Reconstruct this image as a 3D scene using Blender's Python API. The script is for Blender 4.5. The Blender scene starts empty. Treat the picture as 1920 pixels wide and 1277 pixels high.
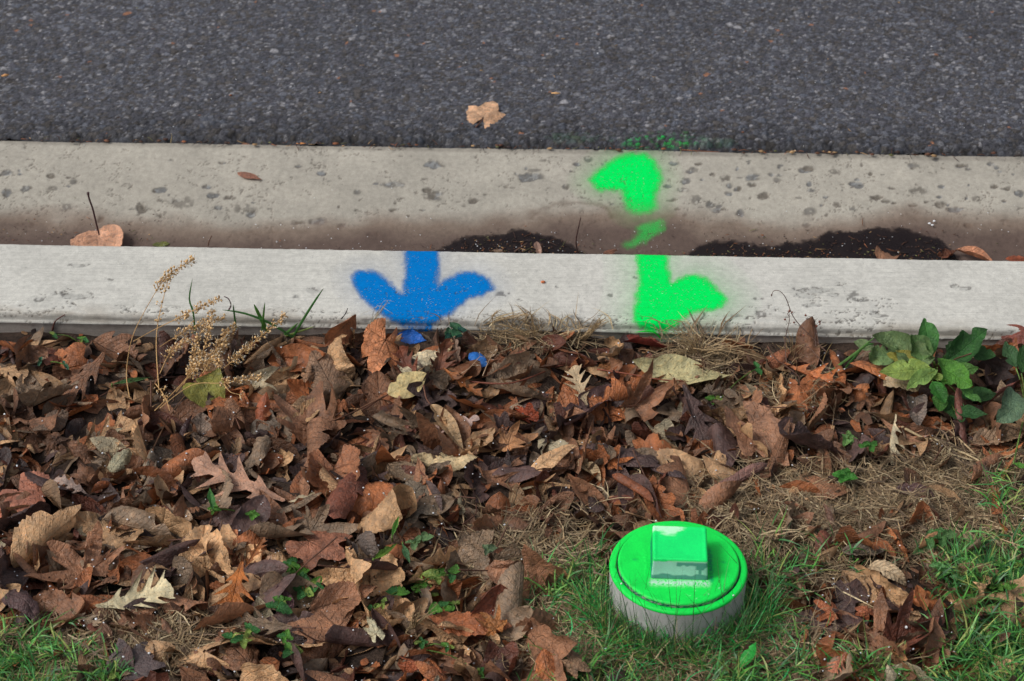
import bpy, math, numpy as np
from mathutils import Vector

SC = bpy.context.scene
COL = SC.collection
rng = np.random.default_rng(11)

# ------------------------------------------------------------------ camera
PITCH, YAW, CAMZ = math.radians(35.6), math.radians(1.76), 1.26
cam_d = bpy.data.cameras.new('camera'); cam = bpy.data.objects.new('camera', cam_d); COL.objects.link(cam)
cam.location = (0, 0, CAMZ); cam.rotation_euler = (math.pi/2 - PITCH, 0, YAW)
cam_d.lens = 70; cam_d.sensor_width = 36; cam_d.clip_start = 0.05; cam_d.clip_end = 500
cam_d.dof.use_dof = True; cam_d.dof.focus_distance = 2.0; cam_d.dof.aperture_fstop = 15
SC.camera = cam
# ------------------------------------------------------------------ overcast daylight
SUN_EL, SUN_ROT = math.radians(50), math.radians(-108)
world = bpy.data.worlds.new('World'); SC.world = world; world.use_nodes = True
wn = world.node_tree; wn.nodes.clear()
sky = wn.nodes.new('ShaderNodeTexSky'); sky.sky_type = 'NISHITA'; sky.sun_disc = False
sky.sun_elevation = SUN_EL; sky.sun_rotation = SUN_ROT; sky.dust_density = 4; sky.air_density = 1.0; sky.ozone_density = 1
hs = wn.nodes.new('ShaderNodeHueSaturation'); hs.inputs['Saturation'].default_value = 0.42
bg = wn.nodes.new('ShaderNodeBackground'); bg.inputs['Strength'].default_value = 0.115
wo = wn.nodes.new('ShaderNodeOutputWorld')
wn.links.new(sky.outputs[0], hs.inputs['Color']); wn.links.new(hs.outputs[0], bg.inputs[0]); wn.links.new(bg.outputs[0], wo.inputs[0])
sun_d = bpy.data.lights.new('sun', 'SUN'); sun_d.energy = 1.7; sun_d.angle = math.radians(20); sun_d.color = (1, .98, .95)
sun = bpy.data.objects.new('sun', sun_d); COL.objects.link(sun)
_dir = Vector((math.sin(SUN_ROT)*math.cos(SUN_EL), math.cos(SUN_ROT)*math.cos(SUN_EL), math.sin(SUN_EL)))
sun.rotation_euler = _dir.to_track_quat('Z', 'Y').to_euler(); sun.location = (-2, 3, 5)
vs = SC.view_settings; vs.view_transform = 'Standard'; vs.look = 'None'; vs.gamma = 1; vs.use_curve_mapping = False
vs.exposure = 0.10

# ------------------------------------------------------------------ measuring helpers (pixels of the photograph -> points on real surfaces)
FPX = 70/36*1920
_F = np.array([-math.sin(YAW)*math.cos(PITCH), math.cos(YAW)*math.cos(PITCH), -math.sin(PITCH)])
_R = np.array([math.cos(YAW), math.sin(YAW), 0.0]); _U = np.cross(_R, _F)
_C = np.array([0, 0, CAMZ])
def ray(px, py):
    d = _F*FPX + _R*(px-960) + _U*(638.5-py)
    return d/np.linalg.norm(d)
def onz(px, py, z=0.0):
    d = ray(px, py); return _C + d*((z-CAMZ)/d[2])
def ony(px, py, y):
    d = ray(px, py); return _C + d*(y/d[1])
def onplane(px, py, c, n):
    d = ray(px, py); return _C + d*(np.dot(c-_C, n)/np.dot(d, n))
def topx(P):
    P = np.asarray(P, float); v = P - _C; w = v@_F
    return 960 + FPX*(v@_R)/w, 638.5 - FPX*(v@_U)/w
def s2l(c):
    c = np.asarray(c, float)/255.0
    return np.where(c <= .04045, c/12.92, ((c+.055)/1.055)**2.4)

# ------------------------------------------------------------------ numpy noise
_T = np.random.default_rng(5).random((8, 256, 256))
def vn(x, y, s=0):
    t = _T[s % 8]; x = np.asarray(x, float); y = np.asarray(y, float)
    xi = np.floor(x).astype(int); yi = np.floor(y).astype(int)
    fx = x-xi; fy = y-yi; fx = fx*fx*(3-2*fx); fy = fy*fy*(3-2*fy)
    a = t[xi & 255, yi & 255]; b = t[(xi+1) & 255, yi & 255]; c = t[xi & 255, (yi+1) & 255]; d = t[(xi+1) & 255, (yi+1) & 255]
    return (a*(1-fx)+b*fx)*(1-fy)+(c*(1-fx)+d*fx)*fy
def fbm(x, y, s=0, o=4):
    v = 0; a = .5
    for i in range(o):
        v = v + a*vn(x*2**i+17*i, y*2**i+31*i, s+i); a *= .5
    return v/(1-.5**o)
def worley(x, y, s=0):
    xi = np.floor(x).astype(int); yi = np.floor(y).astype(int)
    f1 = np.full(x.shape, 9.0); f2 = f1.copy(); ida = np.zeros(x.shape); idb = np.zeros(x.shape)
    for i in (-1, 0, 1):
        for j in (-1, 0, 1):
            a = (xi+i) & 255; b = (yi+j) & 255
            cx = xi+i+_T[s % 8, a, b]; cy = yi+j+_T[(s+1) % 8, a, b]
            d = np.hypot(x-cx, y-cy)
            m = d < f1
            f2 = np.where(m, f1, np.minimum(f2, d)); f1 = np.where(m, d, f1)
            ida = np.where(m, _T[(s+2) % 8, a, b], ida); idb = np.where(m, _T[(s+3) % 8, a, b], idb)
    return f1, f2, ida, idb
def sst(a, b, x):
    t = np.clip((x-a)/(b-a), 0, 1); return t*t*(3-2*t)

# ------------------------------------------------------------------ mesh helpers
def mesh(name, V, Fq, mat, tint=None, uv=None, smooth=True, cover=None):
    """Fq: (n,4) or (n,3) int array, or a list of both."""
    if not isinstance(Fq, list): Fq = [Fq]
    Fq = [np.asarray(f, np.int32) for f in Fq if len(f)]
    me = bpy.data.meshes.new(name)
    V = np.asarray(V, np.float32)
    me.vertices.add(len(V)); me.vertices.foreach_set('co', V.ravel())
    loops = np.concatenate([f.ravel() for f in Fq]); sizes = np.concatenate([np.full(len(f), f.shape[1], np.int32) for f in Fq])
    starts = np.concatenate([[0], np.cumsum(sizes)[:-1]]).astype(np.int32)
    me.loops.add(len(loops)); me.loops.foreach_set('vertex_index', loops)
    me.polygons.add(len(sizes)); me.polygons.foreach_set('loop_start', starts)
    me.polygons.foreach_set('use_smooth', np.full(len(sizes), smooth, bool))
    me.update(calc_edges=True)
    if tint is not None:
        t = np.asarray(tint, np.float32)
        if t.ndim == 1: t = np.tile(t, (len(V), 1))
        if t.shape[1] == 3: t = np.hstack([t, np.ones((len(t), 1), np.float32)])
        at = me.attributes.new('tint', 'FLOAT_COLOR', 'POINT'); at.data.foreach_set('color', np.ascontiguousarray(t, np.float32).ravel())
    if uv is not None:
        u3 = np.hstack([uv, np.zeros((len(uv), 1))]).astype(np.float32)
        at = me.attributes.new('leafuv', 'FLOAT_VECTOR', 'POINT'); at.data.foreach_set('vector', u3.ravel())
    if cover is not None:
        at = me.attributes.new('cover', 'FLOAT', 'POINT'); at.data.foreach_set('value', np.asarray(cover, np.float32))
    if mat is not None: me.materials.append(mat)
    return me
def obj(name, me, parent=None, label=None, cat=None, group=None, kind=None, loc=None):
    o = bpy.data.objects.new(name, me); COL.objects.link(o)
    if parent is not None: o.parent = parent
    if label: o['label'] = label
    if cat: o['category'] = cat
    if group: o['group'] = group
    if kind: o['kind'] = kind
    if loc is not None: o.location = loc
    return o
def gridfaces(nx, ny):
    i = np.arange(nx-1)[:, None]*ny + np.arange(ny-1)[None, :]
    return np.stack([i, i+ny, i+ny+1, i+1], -1).reshape(-1, 4)
class Bag:
    """joins many small shapes into one mesh"""
    def __init__(s): s.V = []; s.F = {3: [], 4: []}; s.T = []; s.UV = []; s.n = 0
    def add(s, V, F, tint=None, uv=None):
        V = np.asarray(V); s.V.append(V)
        for f in (F if isinstance(F, list) else [F]):
            f = np.asarray(f)
            if len(f): s.F[f.shape[1]].append(f+s.n)
        t = np.array([.5, .5, .5, 0]) if tint is None else np.asarray(tint)
        if t.ndim == 1: t = np.tile(t, (len(V), 1))
        if t.shape[1] == 3: t = np.hstack([t, np.zeros((len(t), 1))])
        s.T.append(t); s.UV.append(np.zeros((len(V), 2)) if uv is None else uv); s.n += len(V)
    def mesh(s, name, mat, smooth=True):
        F = [np.concatenate(s.F[k]) for k in (3, 4) if s.F[k]]
        return mesh(name, np.concatenate(s.V), F, mat, np.concatenate(s.T), np.concatenate(s.UV), smooth)
def tube(P, r, sides=5):
    P = np.asarray(P, float); n = len(P); r = np.broadcast_to(np.asarray(r, float), (n,))
    T = np.gradient(P, axis=0); T /= np.linalg.norm(T, axis=1)[:, None]+1e-9
    ref = np.array([0, 0, 1.0]) if abs(T[:, 2]).mean() < .8 else np.array([1.0, 0, 0])
    A = np.cross(T, ref); A /= np.linalg.norm(A, axis=1)[:, None]+1e-9; B = np.cross(T, A)
    a = np.arange(sides)*2*math.pi/sides
    V = P[:, None]+r[:, None, None]*(np.cos(a)[None, :, None]*A[:, None]+np.sin(a)[None, :, None]*B[:, None])
    V = V.reshape(-1, 3)
    i = np.arange(n-1)[:, None]*sides; j = np.arange(sides)[None, :]; k = (j+1) % sides
    F = np.stack([i+j, i+k, i+sides+k, i+sides+j], -1).reshape(-1, 4)
    caps = np.array([[0, q+1, q] for q in range(1, sides-1)]+[[(n-1)*sides, (n-1)*sides+q, (n-1)*sides+q+1] for q in range(1, sides-1)])
    return V, [F, caps]
def spline(P, n=12):
    P = np.asarray(P, float); t = np.linspace(0, len(P)-1, n); out = []
    for q in t:
        i = min(int(q), len(P)-2); f = q-i
        p0 = P[max(i-1, 0)]; p1 = P[i]; p2 = P[i+1]; p3 = P[min(i+2, len(P)-1)]
        out.append(.5*((2*p1)+(-p0+p2)*f+(2*p0-5*p1+4*p2-p3)*f*f+(-p0+3*p1-3*p2+p3)*f**3))
    return np.array(out)
_ico_v = None
def blob(c, r, sq=(1, 1, 1), seed=None):
    """small rounded 20-faced solid"""
    g = (1+5**.5)/2
    V = np.array([(-1, g, 0), (1, g, 0), (-1, -g, 0), (1, -g, 0), (0, -1, g), (0, 1, g), (0, -1, -g), (0, 1, -g), (g, 0, -1), (g, 0, 1), (-g, 0, -1), (-g, 0, 1)], float)
    V /= np.linalg.norm(V[0])
    if seed is not None: V = V*(1+.18*np.random.default_rng(seed).normal(size=(12, 1)))
    F = np.array([(0, 11, 5), (0, 5, 1), (0, 1, 7), (0, 7, 10), (0, 10, 11), (1, 5, 9), (5, 11, 4), (11, 10, 2), (10, 7, 6), (7, 1, 8), (3, 9, 4), (3, 4, 2), (3, 2, 6), (3, 6, 8), (3, 8, 9), (4, 9, 5), (2, 4, 11), (6, 2, 10), (8, 6, 7), (9, 8, 1)])
    return V*np.array(sq)*r+np.asarray(c), F

# ------------------------------------------------------------------ materials
class N:
    def __init__(s, name):
        s.m = bpy.data.materials.new(name); s.m.use_nodes = True; s.t = s.m.node_tree; s.t.nodes.clear()
    def n(s, typ, **kw):
        nd = s.t.nodes.new('ShaderNode'+typ)
        for k, v in kw.items():
            if k.startswith('i_'):
                key = k[2:].replace('_', ' ')
                nd.inputs[int(key) if key.isdigit() else key].default_value = v
            else: setattr(nd, k, v)
        return nd
    def l(s, a, b): s.t.links.new(a, b)
    def attr(s, name): return s.n('Attribute', attribute_name=name)
    def noise(s, vec, scale, detail=3, rough=.55, dist=0):
        q = s.n('TexNoise'); q.inputs['Scale'].default_value = scale; q.inputs['Detail'].default_value = detail
        q.inputs['Roughness'].default_value = rough; q.inputs['Distortion'].default_value = dist
        s.l(vec, q.inputs['Vector']); return q.outputs[0]
    def mapping(s, vec, scale):
        q = s.n('Mapping'); q.inputs['Scale'].default_value = scale; s.l(vec, q.inputs['Vector']); return q.outputs[0]
    def pos(s): return s.n('NewGeometry').outputs['Position']
    def math(s, op, a, b=None, c=None, clamp=False):
        q = s.n('Math', operation=op, use_clamp=clamp)
        for i, v in enumerate((a, b, c)):
            if v is None: continue
            if isinstance(v, (int, float)): q.inputs[i].default_value = v
            else: s.l(v, q.inputs[i])
        return q.outputs[0]
    def ramp(s, v, a, b, lo=0.0, hi=1.0):
        q = s.n('MapRange', interpolation_type='SMOOTHSTEP'); s.l(v, q.inputs[0])
        q.inputs[1].default_value = a; q.inputs[2].default_value = b; q.inputs[3].default_value = lo; q.inputs[4].default_value = hi
        return q.outputs[0]
    def mix(s, f, a, b, blend='MIX'):
        q = s.n('Mix', data_type='RGBA', blend_type=blend)
        for idx, v in ((0, f), (6, a), (7, b)):
            if isinstance(v, (int, float)): q.inputs[idx].default_value = v
            elif isinstance(v, (tuple, list)): q.inputs[idx].default_value = (*v, 1) if len(v) == 3 else v
            else: s.l(v, q.inputs[idx])
        return q.outputs[2]
    def scale(s, col, v):
        """colour times value"""
        q = s.n('VectorMath', operation='SCALE'); s.l(col, q.inputs[0])
        if isinstance(v, (int, float)): q.inputs['Scale'].default_value = v
        else: s.l(v, q.inputs['Scale'])
        return q.outputs[0]
    def bump(s, h, strength=.5, dist=.001, normal=None):
        q = s.n('Bump'); q.inputs['Strength'].default_value = strength; q.inputs['Distance'].default_value = dist
        s.l(h, q.inputs['Height'])
        if normal: s.l(normal, q.inputs['Normal'])
        return q.outputs[0]
    def bsdf(s, col, rough=.8, normal=None, spec=.3, **kw):
        q = s.n('BsdfPrincipled')
        if isinstance(col, (tuple, list)): q.inputs['Base Color'].default_value = (*col, 1)
        else: s.l(col, q.inputs['Base Color'])
        if isinstance(rough, (int, float)): q.inputs['Roughness'].default_value = rough
        else: s.l(rough, q.inputs['Roughness'])
        q.inputs['Specular IOR Level'].default_value = spec
        if normal: s.l(normal, q.inputs['Normal'])
        return q
    def out(s, sh):
        o = s.n('OutputMaterial'); s.l(sh if not hasattr(sh, 'outputs') else sh.outputs[0], o.inputs[0]); return s.m

def m_leaf(name, rough=.62, transl=.12, spotted=True, spec=.35):
    k = N(name); at = k.attr('tint'); uvn = k.attr('leafuv').outputs['Vector']; p = k.pos()
    sep = k.n('SeparateXYZ'); k.l(uvn, sep.inputs[0]); u, v = sep.outputs[0], sep.outputs[1]
    au = k.math('ABSOLUTE', u)
    wob = k.noise(p, 70, 1)
    # secondary veins sweep forward from the midrib
    q = k.math('ADD', k.math('SUBTRACT', v, k.math('MULTIPLY', au, .75)), k.math('MULTIPLY', wob, .07))
    fr = k.math('ABSOLUTE', k.math('SUBTRACT', k.math('FRACT', k.math('MULTIPLY', q, 9.0)), .5))
    sec = k.ramp(fr, .40, .5)                       # 1 on a vein
    mid = k.ramp(au, .004, .016, 1, 0)
    vor = k.n('TexVoronoi', feature='DISTANCE_TO_EDGE'); vor.inputs['Scale'].default_value = 330; k.l(p, vor.inputs['Vector'])
    net = k.ramp(vor.outputs['Distance'], 0.0, .16, 1, 0)
    vs_ = k.math('MULTIPLY', at.outputs['Alpha'], k.math('MAXIMUM', mid, k.math('MULTIPLY', sec, .75)))
    n1 = k.noise(p, 55, 4, .6); n2 = k.noise(p, 260, 3, .6); n3 = k.noise(p, 900, 2)
    tone = k.math('ADD', k.ramp(n1, .3, .72, .62, 1.35), k.math('MULTIPLY', k.math('SUBTRACT', n2, .5), .7))
    col = k.scale(at.outputs['Color'], tone)
    warm = k.mix(k.ramp(n2, .4, .75), col, k.mix(.55, col, (1.12, .92, .76), 'MULTIPLY'))
    warm = k.mix(k.ramp(k.noise(p, 90, 3, .6), .55, .78, 0, .38 if spotted else .15), warm, k.mix(.35, k.scale(col, 1.7), (.20, .15, .11)))
    if spotted:
        sp = k.noise(p, 420, 2, .5); warm = k.mix(k.ramp(sp, .64, .72, 0, .6), warm, (.030, .020, .016))
        sp2 = k.noise(p, 38, 2); warm = k.mix(k.ramp(sp2, .62, .75, 0, .5), warm, k.scale(at.outputs['Color'], .38))
    veined = k.mix(k.math('MULTIPLY', vs_, .45 if spotted else .55), warm, k.scale(warm, .45) if spotted else k.scale(warm, 1.9))
    h = k.math('ADD', k.math('MULTIPLY', vs_, -1.1), k.math('MULTIPLY', k.math('MULTIPLY', net, at.outputs['Alpha']), -.5))
    n4 = k.noise(p, 130, 3, .6, .6)
    h = k.math('ADD', h, k.math('ADD', k.math('MULTIPLY', n2, 1.0), k.math('ADD', k.math('MULTIPLY', n3, .4), k.math('MULTIPLY', n4, 2.4 if spotted else .8))))
    nm = k.bump(h, .9, .0011)
    b = k.bsdf(veined, k.ramp(n2, .3, .7, rough-.1, rough+.15), nm, spec)
    if transl:
        tr = k.n('BsdfTranslucent'); k.l(k.scale(veined, 1.3), tr.inputs[0]); k.l(nm, tr.inputs['Normal'])
        mx = k.n('MixShader'); mx.inputs[0].default_value = transl; k.l(b.outputs[0], mx.inputs[1]); k.l(tr.outputs[0], mx.inputs[2]); return k.out(mx)
    return k.out(b)
M_DRY = m_leaf('dry_leaf', .55, .12, True, .5); M_GREEN = m_leaf('fresh_leaf', .5, .28, False, .35)

def m_plain(name, rough=.7, var=.5, bump=.3, scale=300, spec=.3, transl=0):
    k = N(name); at = k.attr('tint'); p = k.pos(); n = k.noise(p, scale, 3)
    col = k.scale(at.outputs['Color'], k.ramp(n, .25, .75, 1-var, 1+var))
    b = k.bsdf(col, rough, k.bump(n, bump, .0006), spec)
    if transl:
        tr = k.n('BsdfTranslucent'); k.l(col, tr.inputs[0]); mx = k.n('MixShader'); mx.inputs[0].default_value = transl
        k.l(b.outputs[0], mx.inputs[1]); k.l(tr.outputs[0], mx.inputs[2]); return k.out(mx)
    return k.out(b)
M_STRAW = m_plain('straw', .6, .35, .2, 500, .35); M_GRASS = m_plain('grass_blade', .45, .3, .1, 200, .5, .25)
M_STALK = m_plain('stalk', .6, .3, .4, 700); M_GRIT = m_plain('ice_grit', .35, .1, .1, 600, .5); M_BITS = m_plain('bark_bits', .75, .4, .5, 600)

def m_concrete(name, brushed):
    k = N(name); at = k.attr('tint'); p = k.pos()
    fine = k.noise(p, 1400, 2, .7); mid = k.noise(p, 160, 4, .65); big = k.noise(p, 14, 4, .6)
    tone = k.math('MULTIPLY', k.ramp(fine, .2, .8, .80, 1.18), k.math('MULTIPLY', k.ramp(mid, .25, .75, .87, 1.10), k.ramp(big, .3, .7, .92, 1.06)))
    col = k.scale(at.outputs['Color'], tone)
    h = k.math('ADD', k.math('MULTIPLY', fine, .5), k.math('MULTIPLY', mid, .9))
    if brushed:
        br = k.noise(k.mapping(p, (5, 520, 260)), 1, 3, .6); br2 = k.noise(k.mapping(p, (9, 1500, 900)), 1, 2, .6)
        col = k.scale(col, k.math('MULTIPLY', k.ramp(br, .22, .5, .86, 1.02), k.ramp(br2, .2, .6, .9, 1.05)))
        h = k.math('ADD', k.math('MULTIPLY', h, .6), k.math('MULTIPLY', br, 1.3))
    pit = k.noise(p, 520, 2, .5)
    col = k.mix(k.ramp(pit, .68, .74, 0, .55), col, k.scale(at.outputs['Color'], .35))
    h = k.math('SUBTRACT', h, k.ramp(pit, .66, .74, 0, 1.2))
    return k.out(k.bsdf(col, .85, k.bump(h, .55, .0006), .25))
M_KERB = m_concrete('brushed_concrete', True); M_GUT = m_concrete('worn_concrete', False)

def m_asphalt():
    k = N('asphalt'); at = k.attr('tint'); p = k.pos(); f = k.noise(p, 900, 3, .65); m = k.noise(p, 350, 3)
    col = k.scale(at.outputs['Color'], k.math('MULTIPLY', k.ramp(f, .25, .75, .40, 1.6), k.ramp(m, .3, .7, .7, 1.3)))
    return k.out(k.bsdf(col, k.ramp(m, .3, .7, .6, .9), k.bump(k.math('ADD', f, m), .6, .0007), .35))
M_ASPH = m_asphalt()
def m_soil():
    k = N('soil'); p = k.pos(); a = k.noise(p, 60, 5, .7); b = k.noise(p, 500, 3)
    col = k.mix(k.ramp(a, .3, .7), (.018, .012, .009), (.055, .036, .026))
    return k.out(k.bsdf(k.scale(col, k.ramp(b, .2, .8, .6, 1.5)), .9, k.bump(k.math('ADD', a, b), .8, .003), .2))
M_SOIL = m_soil()
def m_lawn():
    k = N('far_lawn'); p = k.pos(); a = k.noise(p, 3, 5, .7); b = k.noise(p, 120, 3)
    col = k.mix(k.ramp(a, .35, .65), (.035, .06, .02), (.09, .065, .035))
    return k.out(k.bsdf(k.scale(col, k.ramp(b, .2, .8, .5, 1.6)), .9, k.bump(b, .8, .01), .2))
M_LAWN = m_lawn()
def m_paint(name, c, c2, grainy=0.6):
    k = N(name); cv = k.attr('cover').outputs['Fac']; p = k.pos()
    f = k.noise(p, 1500, 2, .7); m = k.noise(p, 260, 4, .7); br = k.noise(k.mapping(p, (8, 900, 500)), 1, 3, .6)
    g = k.math('ADD', k.math('MULTIPLY', k.math('SUBTRACT', f, .5), .5), k.math('MULTIPLY', k.math('SUBTRACT', m, .5), .5))
    a = k.math('ADD', cv, k.math('MULTIPLY', k.math('MULTIPLY', g, grainy*2), k.math('MULTIPLY', cv, k.math('SUBTRACT', 1.45, cv))), clamp=True)
    col = k.mix(k.ramp(m, .3, .7), c, c2)
    col = k.scale(col, k.ramp(br, .2, .55, .88, 1.03))
    pit = k.noise(p, 520, 2, .5); a2 = k.math('MULTIPLY', a, k.ramp(pit, .63, .70, 1, .1))
    b = k.bsdf(col, .9, k.bump(k.math('ADD', br, m), .5, .0005), .05)
    tr = k.n('BsdfTransparent'); mx = k.n('MixShader'); k.l(a2, mx.inputs[0]); k.l(tr.outputs[0], mx.inputs[1]); k.l(b.outputs[0], mx.inputs[2])
    return k.out(mx)
GREEN1, GREEN2 = (.0, .78, .12), (.0, .70, .085)
M_PGREEN = m_paint('green_marking_paint', GREEN1, GREEN2); M_PBLUE = m_paint('blue_marking_paint', (.0, .178, .53), (.0, .145, .46))
def m_pvc():
    k = N('painted_pvc'); at = k.attr('tint'); p = k.pos(); f = k.noise(p, 700, 3, .6); m = k.noise(p, 60, 3)
    col = k.scale(at.outputs['Color'], k.math('MULTIPLY', k.ramp(f, .2, .8, .92, 1.07), k.ramp(m, .3, .7, .94, 1.05)))
    return k.out(k.bsdf(col, k.ramp(m, .3, .7, .5, .68), k.bump(k.math('ADD', f, k.noise(p, 1800, 2)), .4, .0005), .35))
M_PVC = m_pvc()
def m_water():
    k = N('puddle_water'); p = k.pos(); n = k.noise(p, 60, 3)
    cv = k.attr('cover').outputs['Fac']; tr = k.n('BsdfTransparent'); mx = k.n('MixShader'); k.l(cv, mx.inputs[0]); k.l(tr.outputs[0], mx.inputs[1])
    b = (k.bsdf(k.mix(n, (.009, .007, .008), (.022, .016, .016)), k.ramp(n, .35, .65, .25, .45), k.bump(n, .1, .0005), .12)); k.l(b.outputs[0], mx.inputs[2])
    return k.out(mx)
M_WATER = m_water()

# ------------------------------------------------------------------ the setting: kerb, gutter, road, soil
def gx(a, b, d, far):
    """x stations: step d inside a..b, widening to +-far"""
    c = np.arange(a, b+d/2, d); o = []; s = d; q = b
    while q < far: s *= 1.35; q += min(s, 1.5); o.append(q)
    o2 = []; s = d; q = a
    while q > -far: s *= 1.35; q -= min(s, 1.5); o2.append(q)
    return np.concatenate([o2[::-1], c, o])
def arc(cy, cz, r, a0, a1, n):
    a = np.radians(np.linspace(a0, a1, n)); return [(cy+r*math.cos(t), cz+r*math.sin(t)) for t in a]
KY0, KY1 = 1.7487, 1.883
kp = [(KY0-.0015, -.06), (KY0-.0015, -.02), (KY0-.0015, -.004), (KY0-.0015, .006), (KY0-.0015, .0155), (KY0-.0015, .0205), (KY0-.0028, .0222), (KY0-.0004, .0236), (KY0, .025), (KY0, .0275)]
kp += arc(KY0+.0055, .029, .0055, 172, 95, 7)
kp += [(y, .0345+.0006*math.sin((y-1.755)/.123*3.14)) for y in np.arange(1.7555, KY1-.0045, .0016)]
kp += arc(KY1-.0035, .031, .0035, 88, 5, 5) + [(KY1+.003, .01), (KY1+.008, -.02), (KY1+.013, -.05), (KY1+.018, -.075), (KY1+.024, -.088), (KY1+.032, -.095)]
kp = np.array(kp)
gp = np.array([(1.90, -.1), (1.915, -.0935), (1.94, -.0940), (1.97, -.0942), (2.0, -.0940)] + [(y, 0) for y in np.arange(2.02, 2.2535, .0019)] + [(2.2545, -.049), (2.2555, -.06), (2.256, -.09)])
def gutz(y):
    return np.interp(y, [1.9, 2.0, 2.05, 2.09, 2.13, 2.18, 2.2535], [-.094, -.094, -.0925, -.0865, -.0745, -.060, -.045])
ker = np.ones(9)/9
_yy = np.linspace(1.8, 2.3535, 600); _zz = np.convolve(np.pad(gutz(_yy), 14, 'edge'), np.ones(29)/29, 'valid')
gp[5:-3, 1] = np.interp(gp[5:-3, 0], _yy, _zz)
def road_z(y): return -.0445+(y-2.25)*.02

GX = gx(-.80, .72, .0014, 9)
# --- kerb
nx, ns = len(GX), len(kp)
X = np.repeat(GX[:, None], ns, 1); Y = np.repeat(kp[None, :, 0], nx, 0); Z = np.repeat(kp[None, :, 1], nx, 0)
top = (kp[:, 1] > .0225)[None, :]
wav = (vn(X*3, Y*0+1, 1)-.5)*.0022
Y = Y + wav*(Y < 1.80)
Z = Z + ((fbm(X*12, Y*30, 2, 3)-.5)*.0012 + (fbm(X*160, Y*160, 3, 3)-.5)*.0007)*top
Y = Y + (fbm(X*60, Z*300, 5, 3)-.5)*.0014*(kp[:, 1] < .030)[None, :]*(Y < 1.8)
PX, PY = topx(np.stack([X, Y, Z], -1))
kt = np.tile(s2l((212, 210, 201)), (nx, ns, 1))*.78
# spalls and cracks on the top, weathered edge
def spots(PX, PY, pts, wob=.45, seed=2):
    m = np.zeros(PX.shape); wx = (fbm(PX/14, PY/9, seed, 3)-.5); wy = (fbm(PX/14+50, PY/9, seed+1, 3)-.5)
    for (cx, cy, rx, ry) in pts:
        sel = (abs(PX-cx) < rx*2.4+6) & (abs(PY-cy) < ry*2.4+6)
        if not sel.any(): continue
        d = np.hypot((PX[sel]-cx)/rx+wx[sel]*wob*3, (PY[sel]-cy)/ry+wy[sel]*wob*3)
        m[sel] = np.maximum(m[sel], (1-sst(.6, 1.15, d))*(.45+.55*((cx*13.7+cy*7.3) % 1)))
    return m
chips = [(148, 497, 18, 4), (75, 560, 12, 5), (140, 553, 30, 8), (210, 524, 7, 3), (945, 552, 18, 6), (975, 562, 8, 3), (1045, 538, 5, 2.5), (1145, 553, 7, 3), (1192, 520, 7, 3),
         (1510, 553, 20, 6), (1530, 543, 34, 5), (1565, 553, 10, 4), (1603, 553, 11, 9), (1615, 563, 16, 3), (1485, 535, 10, 3), (1425, 560, 14, 3), (1430, 588, 16, 6), (1640, 585, 11, 6), (1655, 592, 14, 3),
         (1525, 571, 24, 5), (1380, 592, 12, 3), (1325, 589, 7, 5), (1790, 536, 8, 5), (1808, 540, 14, 4), (690, 600, 20, 5), (590, 545, 18, 7), (560, 556, 8, 3), (1065, 600, 26, 7), (1100, 607, 24, 6), (1130, 612, 16, 5), (850, 600, 12, 5), (1010, 600, 12, 4)]
cm = spots(PX, PY, chips)
edge = sst(575, 604, PY-(PX-960)*.018)*top
rag = fbm(PX/22, PY/7, 4, 4)
ecr = ((np.abs(rag-.5) < .018)*1.0)*sst(578, 592, PY-(PX-960)*.018)*(vn(PX/90, PY/40, 6) > .45)
ecr = np.maximum(ecr, (np.abs(fbm(PX/34, PY/11, 1, 4)-.5) < .010)*(spots(PX, PY, [(1090, 605, 80, 16), (780, 602, 110, 16), (1260, 610, 60, 10), (1540, 555, 70, 26), (1610, 575, 70, 26), (1420, 590, 50, 22), (800, 545, 110, 9), (120, 560, 60, 20)], .3, 1) > .2))
Z = Z - cm*.0011*top - ecr*.0012
k1 = s2l((150, 150, 145)); k2 = s2l((62, 58, 54))
kt = kt*(1-.45*cm[..., None]) + k1*.45*cm[..., None]
cedge = np.clip(cm*(1-cm)*4, 0, 1)*(vn(PX/6, PY/4, 5) > .5)
kt = kt*(1-cedge[..., None]*.6)+k2*cedge[..., None]*.6
kt = kt*(1-ecr[..., None]*.72)+k2*ecr[..., None]*.72
dirt = edge*sst(.42, .72, fbm(PX/60, PY/14, 6, 4))*.35 + sst(598, 612, PY-(PX-960)*.018)*.08
kt = kt*(1-dirt[..., None]) + s2l((128, 112, 92))*dirt[..., None]
low = ((kp[:, 1] < .0221)[None, :] & (kp[:, 0] < 1.8)[None, :])*1.0
lt = s2l((152, 144, 136))*(.8+.5*fbm(X*25, Z*200, 2, 3))[..., None]
kt = kt*(1-low[..., None])+lt*low[..., None]
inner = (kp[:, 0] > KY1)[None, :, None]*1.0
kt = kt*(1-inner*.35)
kerb_P = np.stack([X, Y, Z], -1)
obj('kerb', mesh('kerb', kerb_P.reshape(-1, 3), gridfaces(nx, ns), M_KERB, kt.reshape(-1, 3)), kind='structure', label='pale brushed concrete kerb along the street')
kerb_px = (PX, PY)

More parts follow.
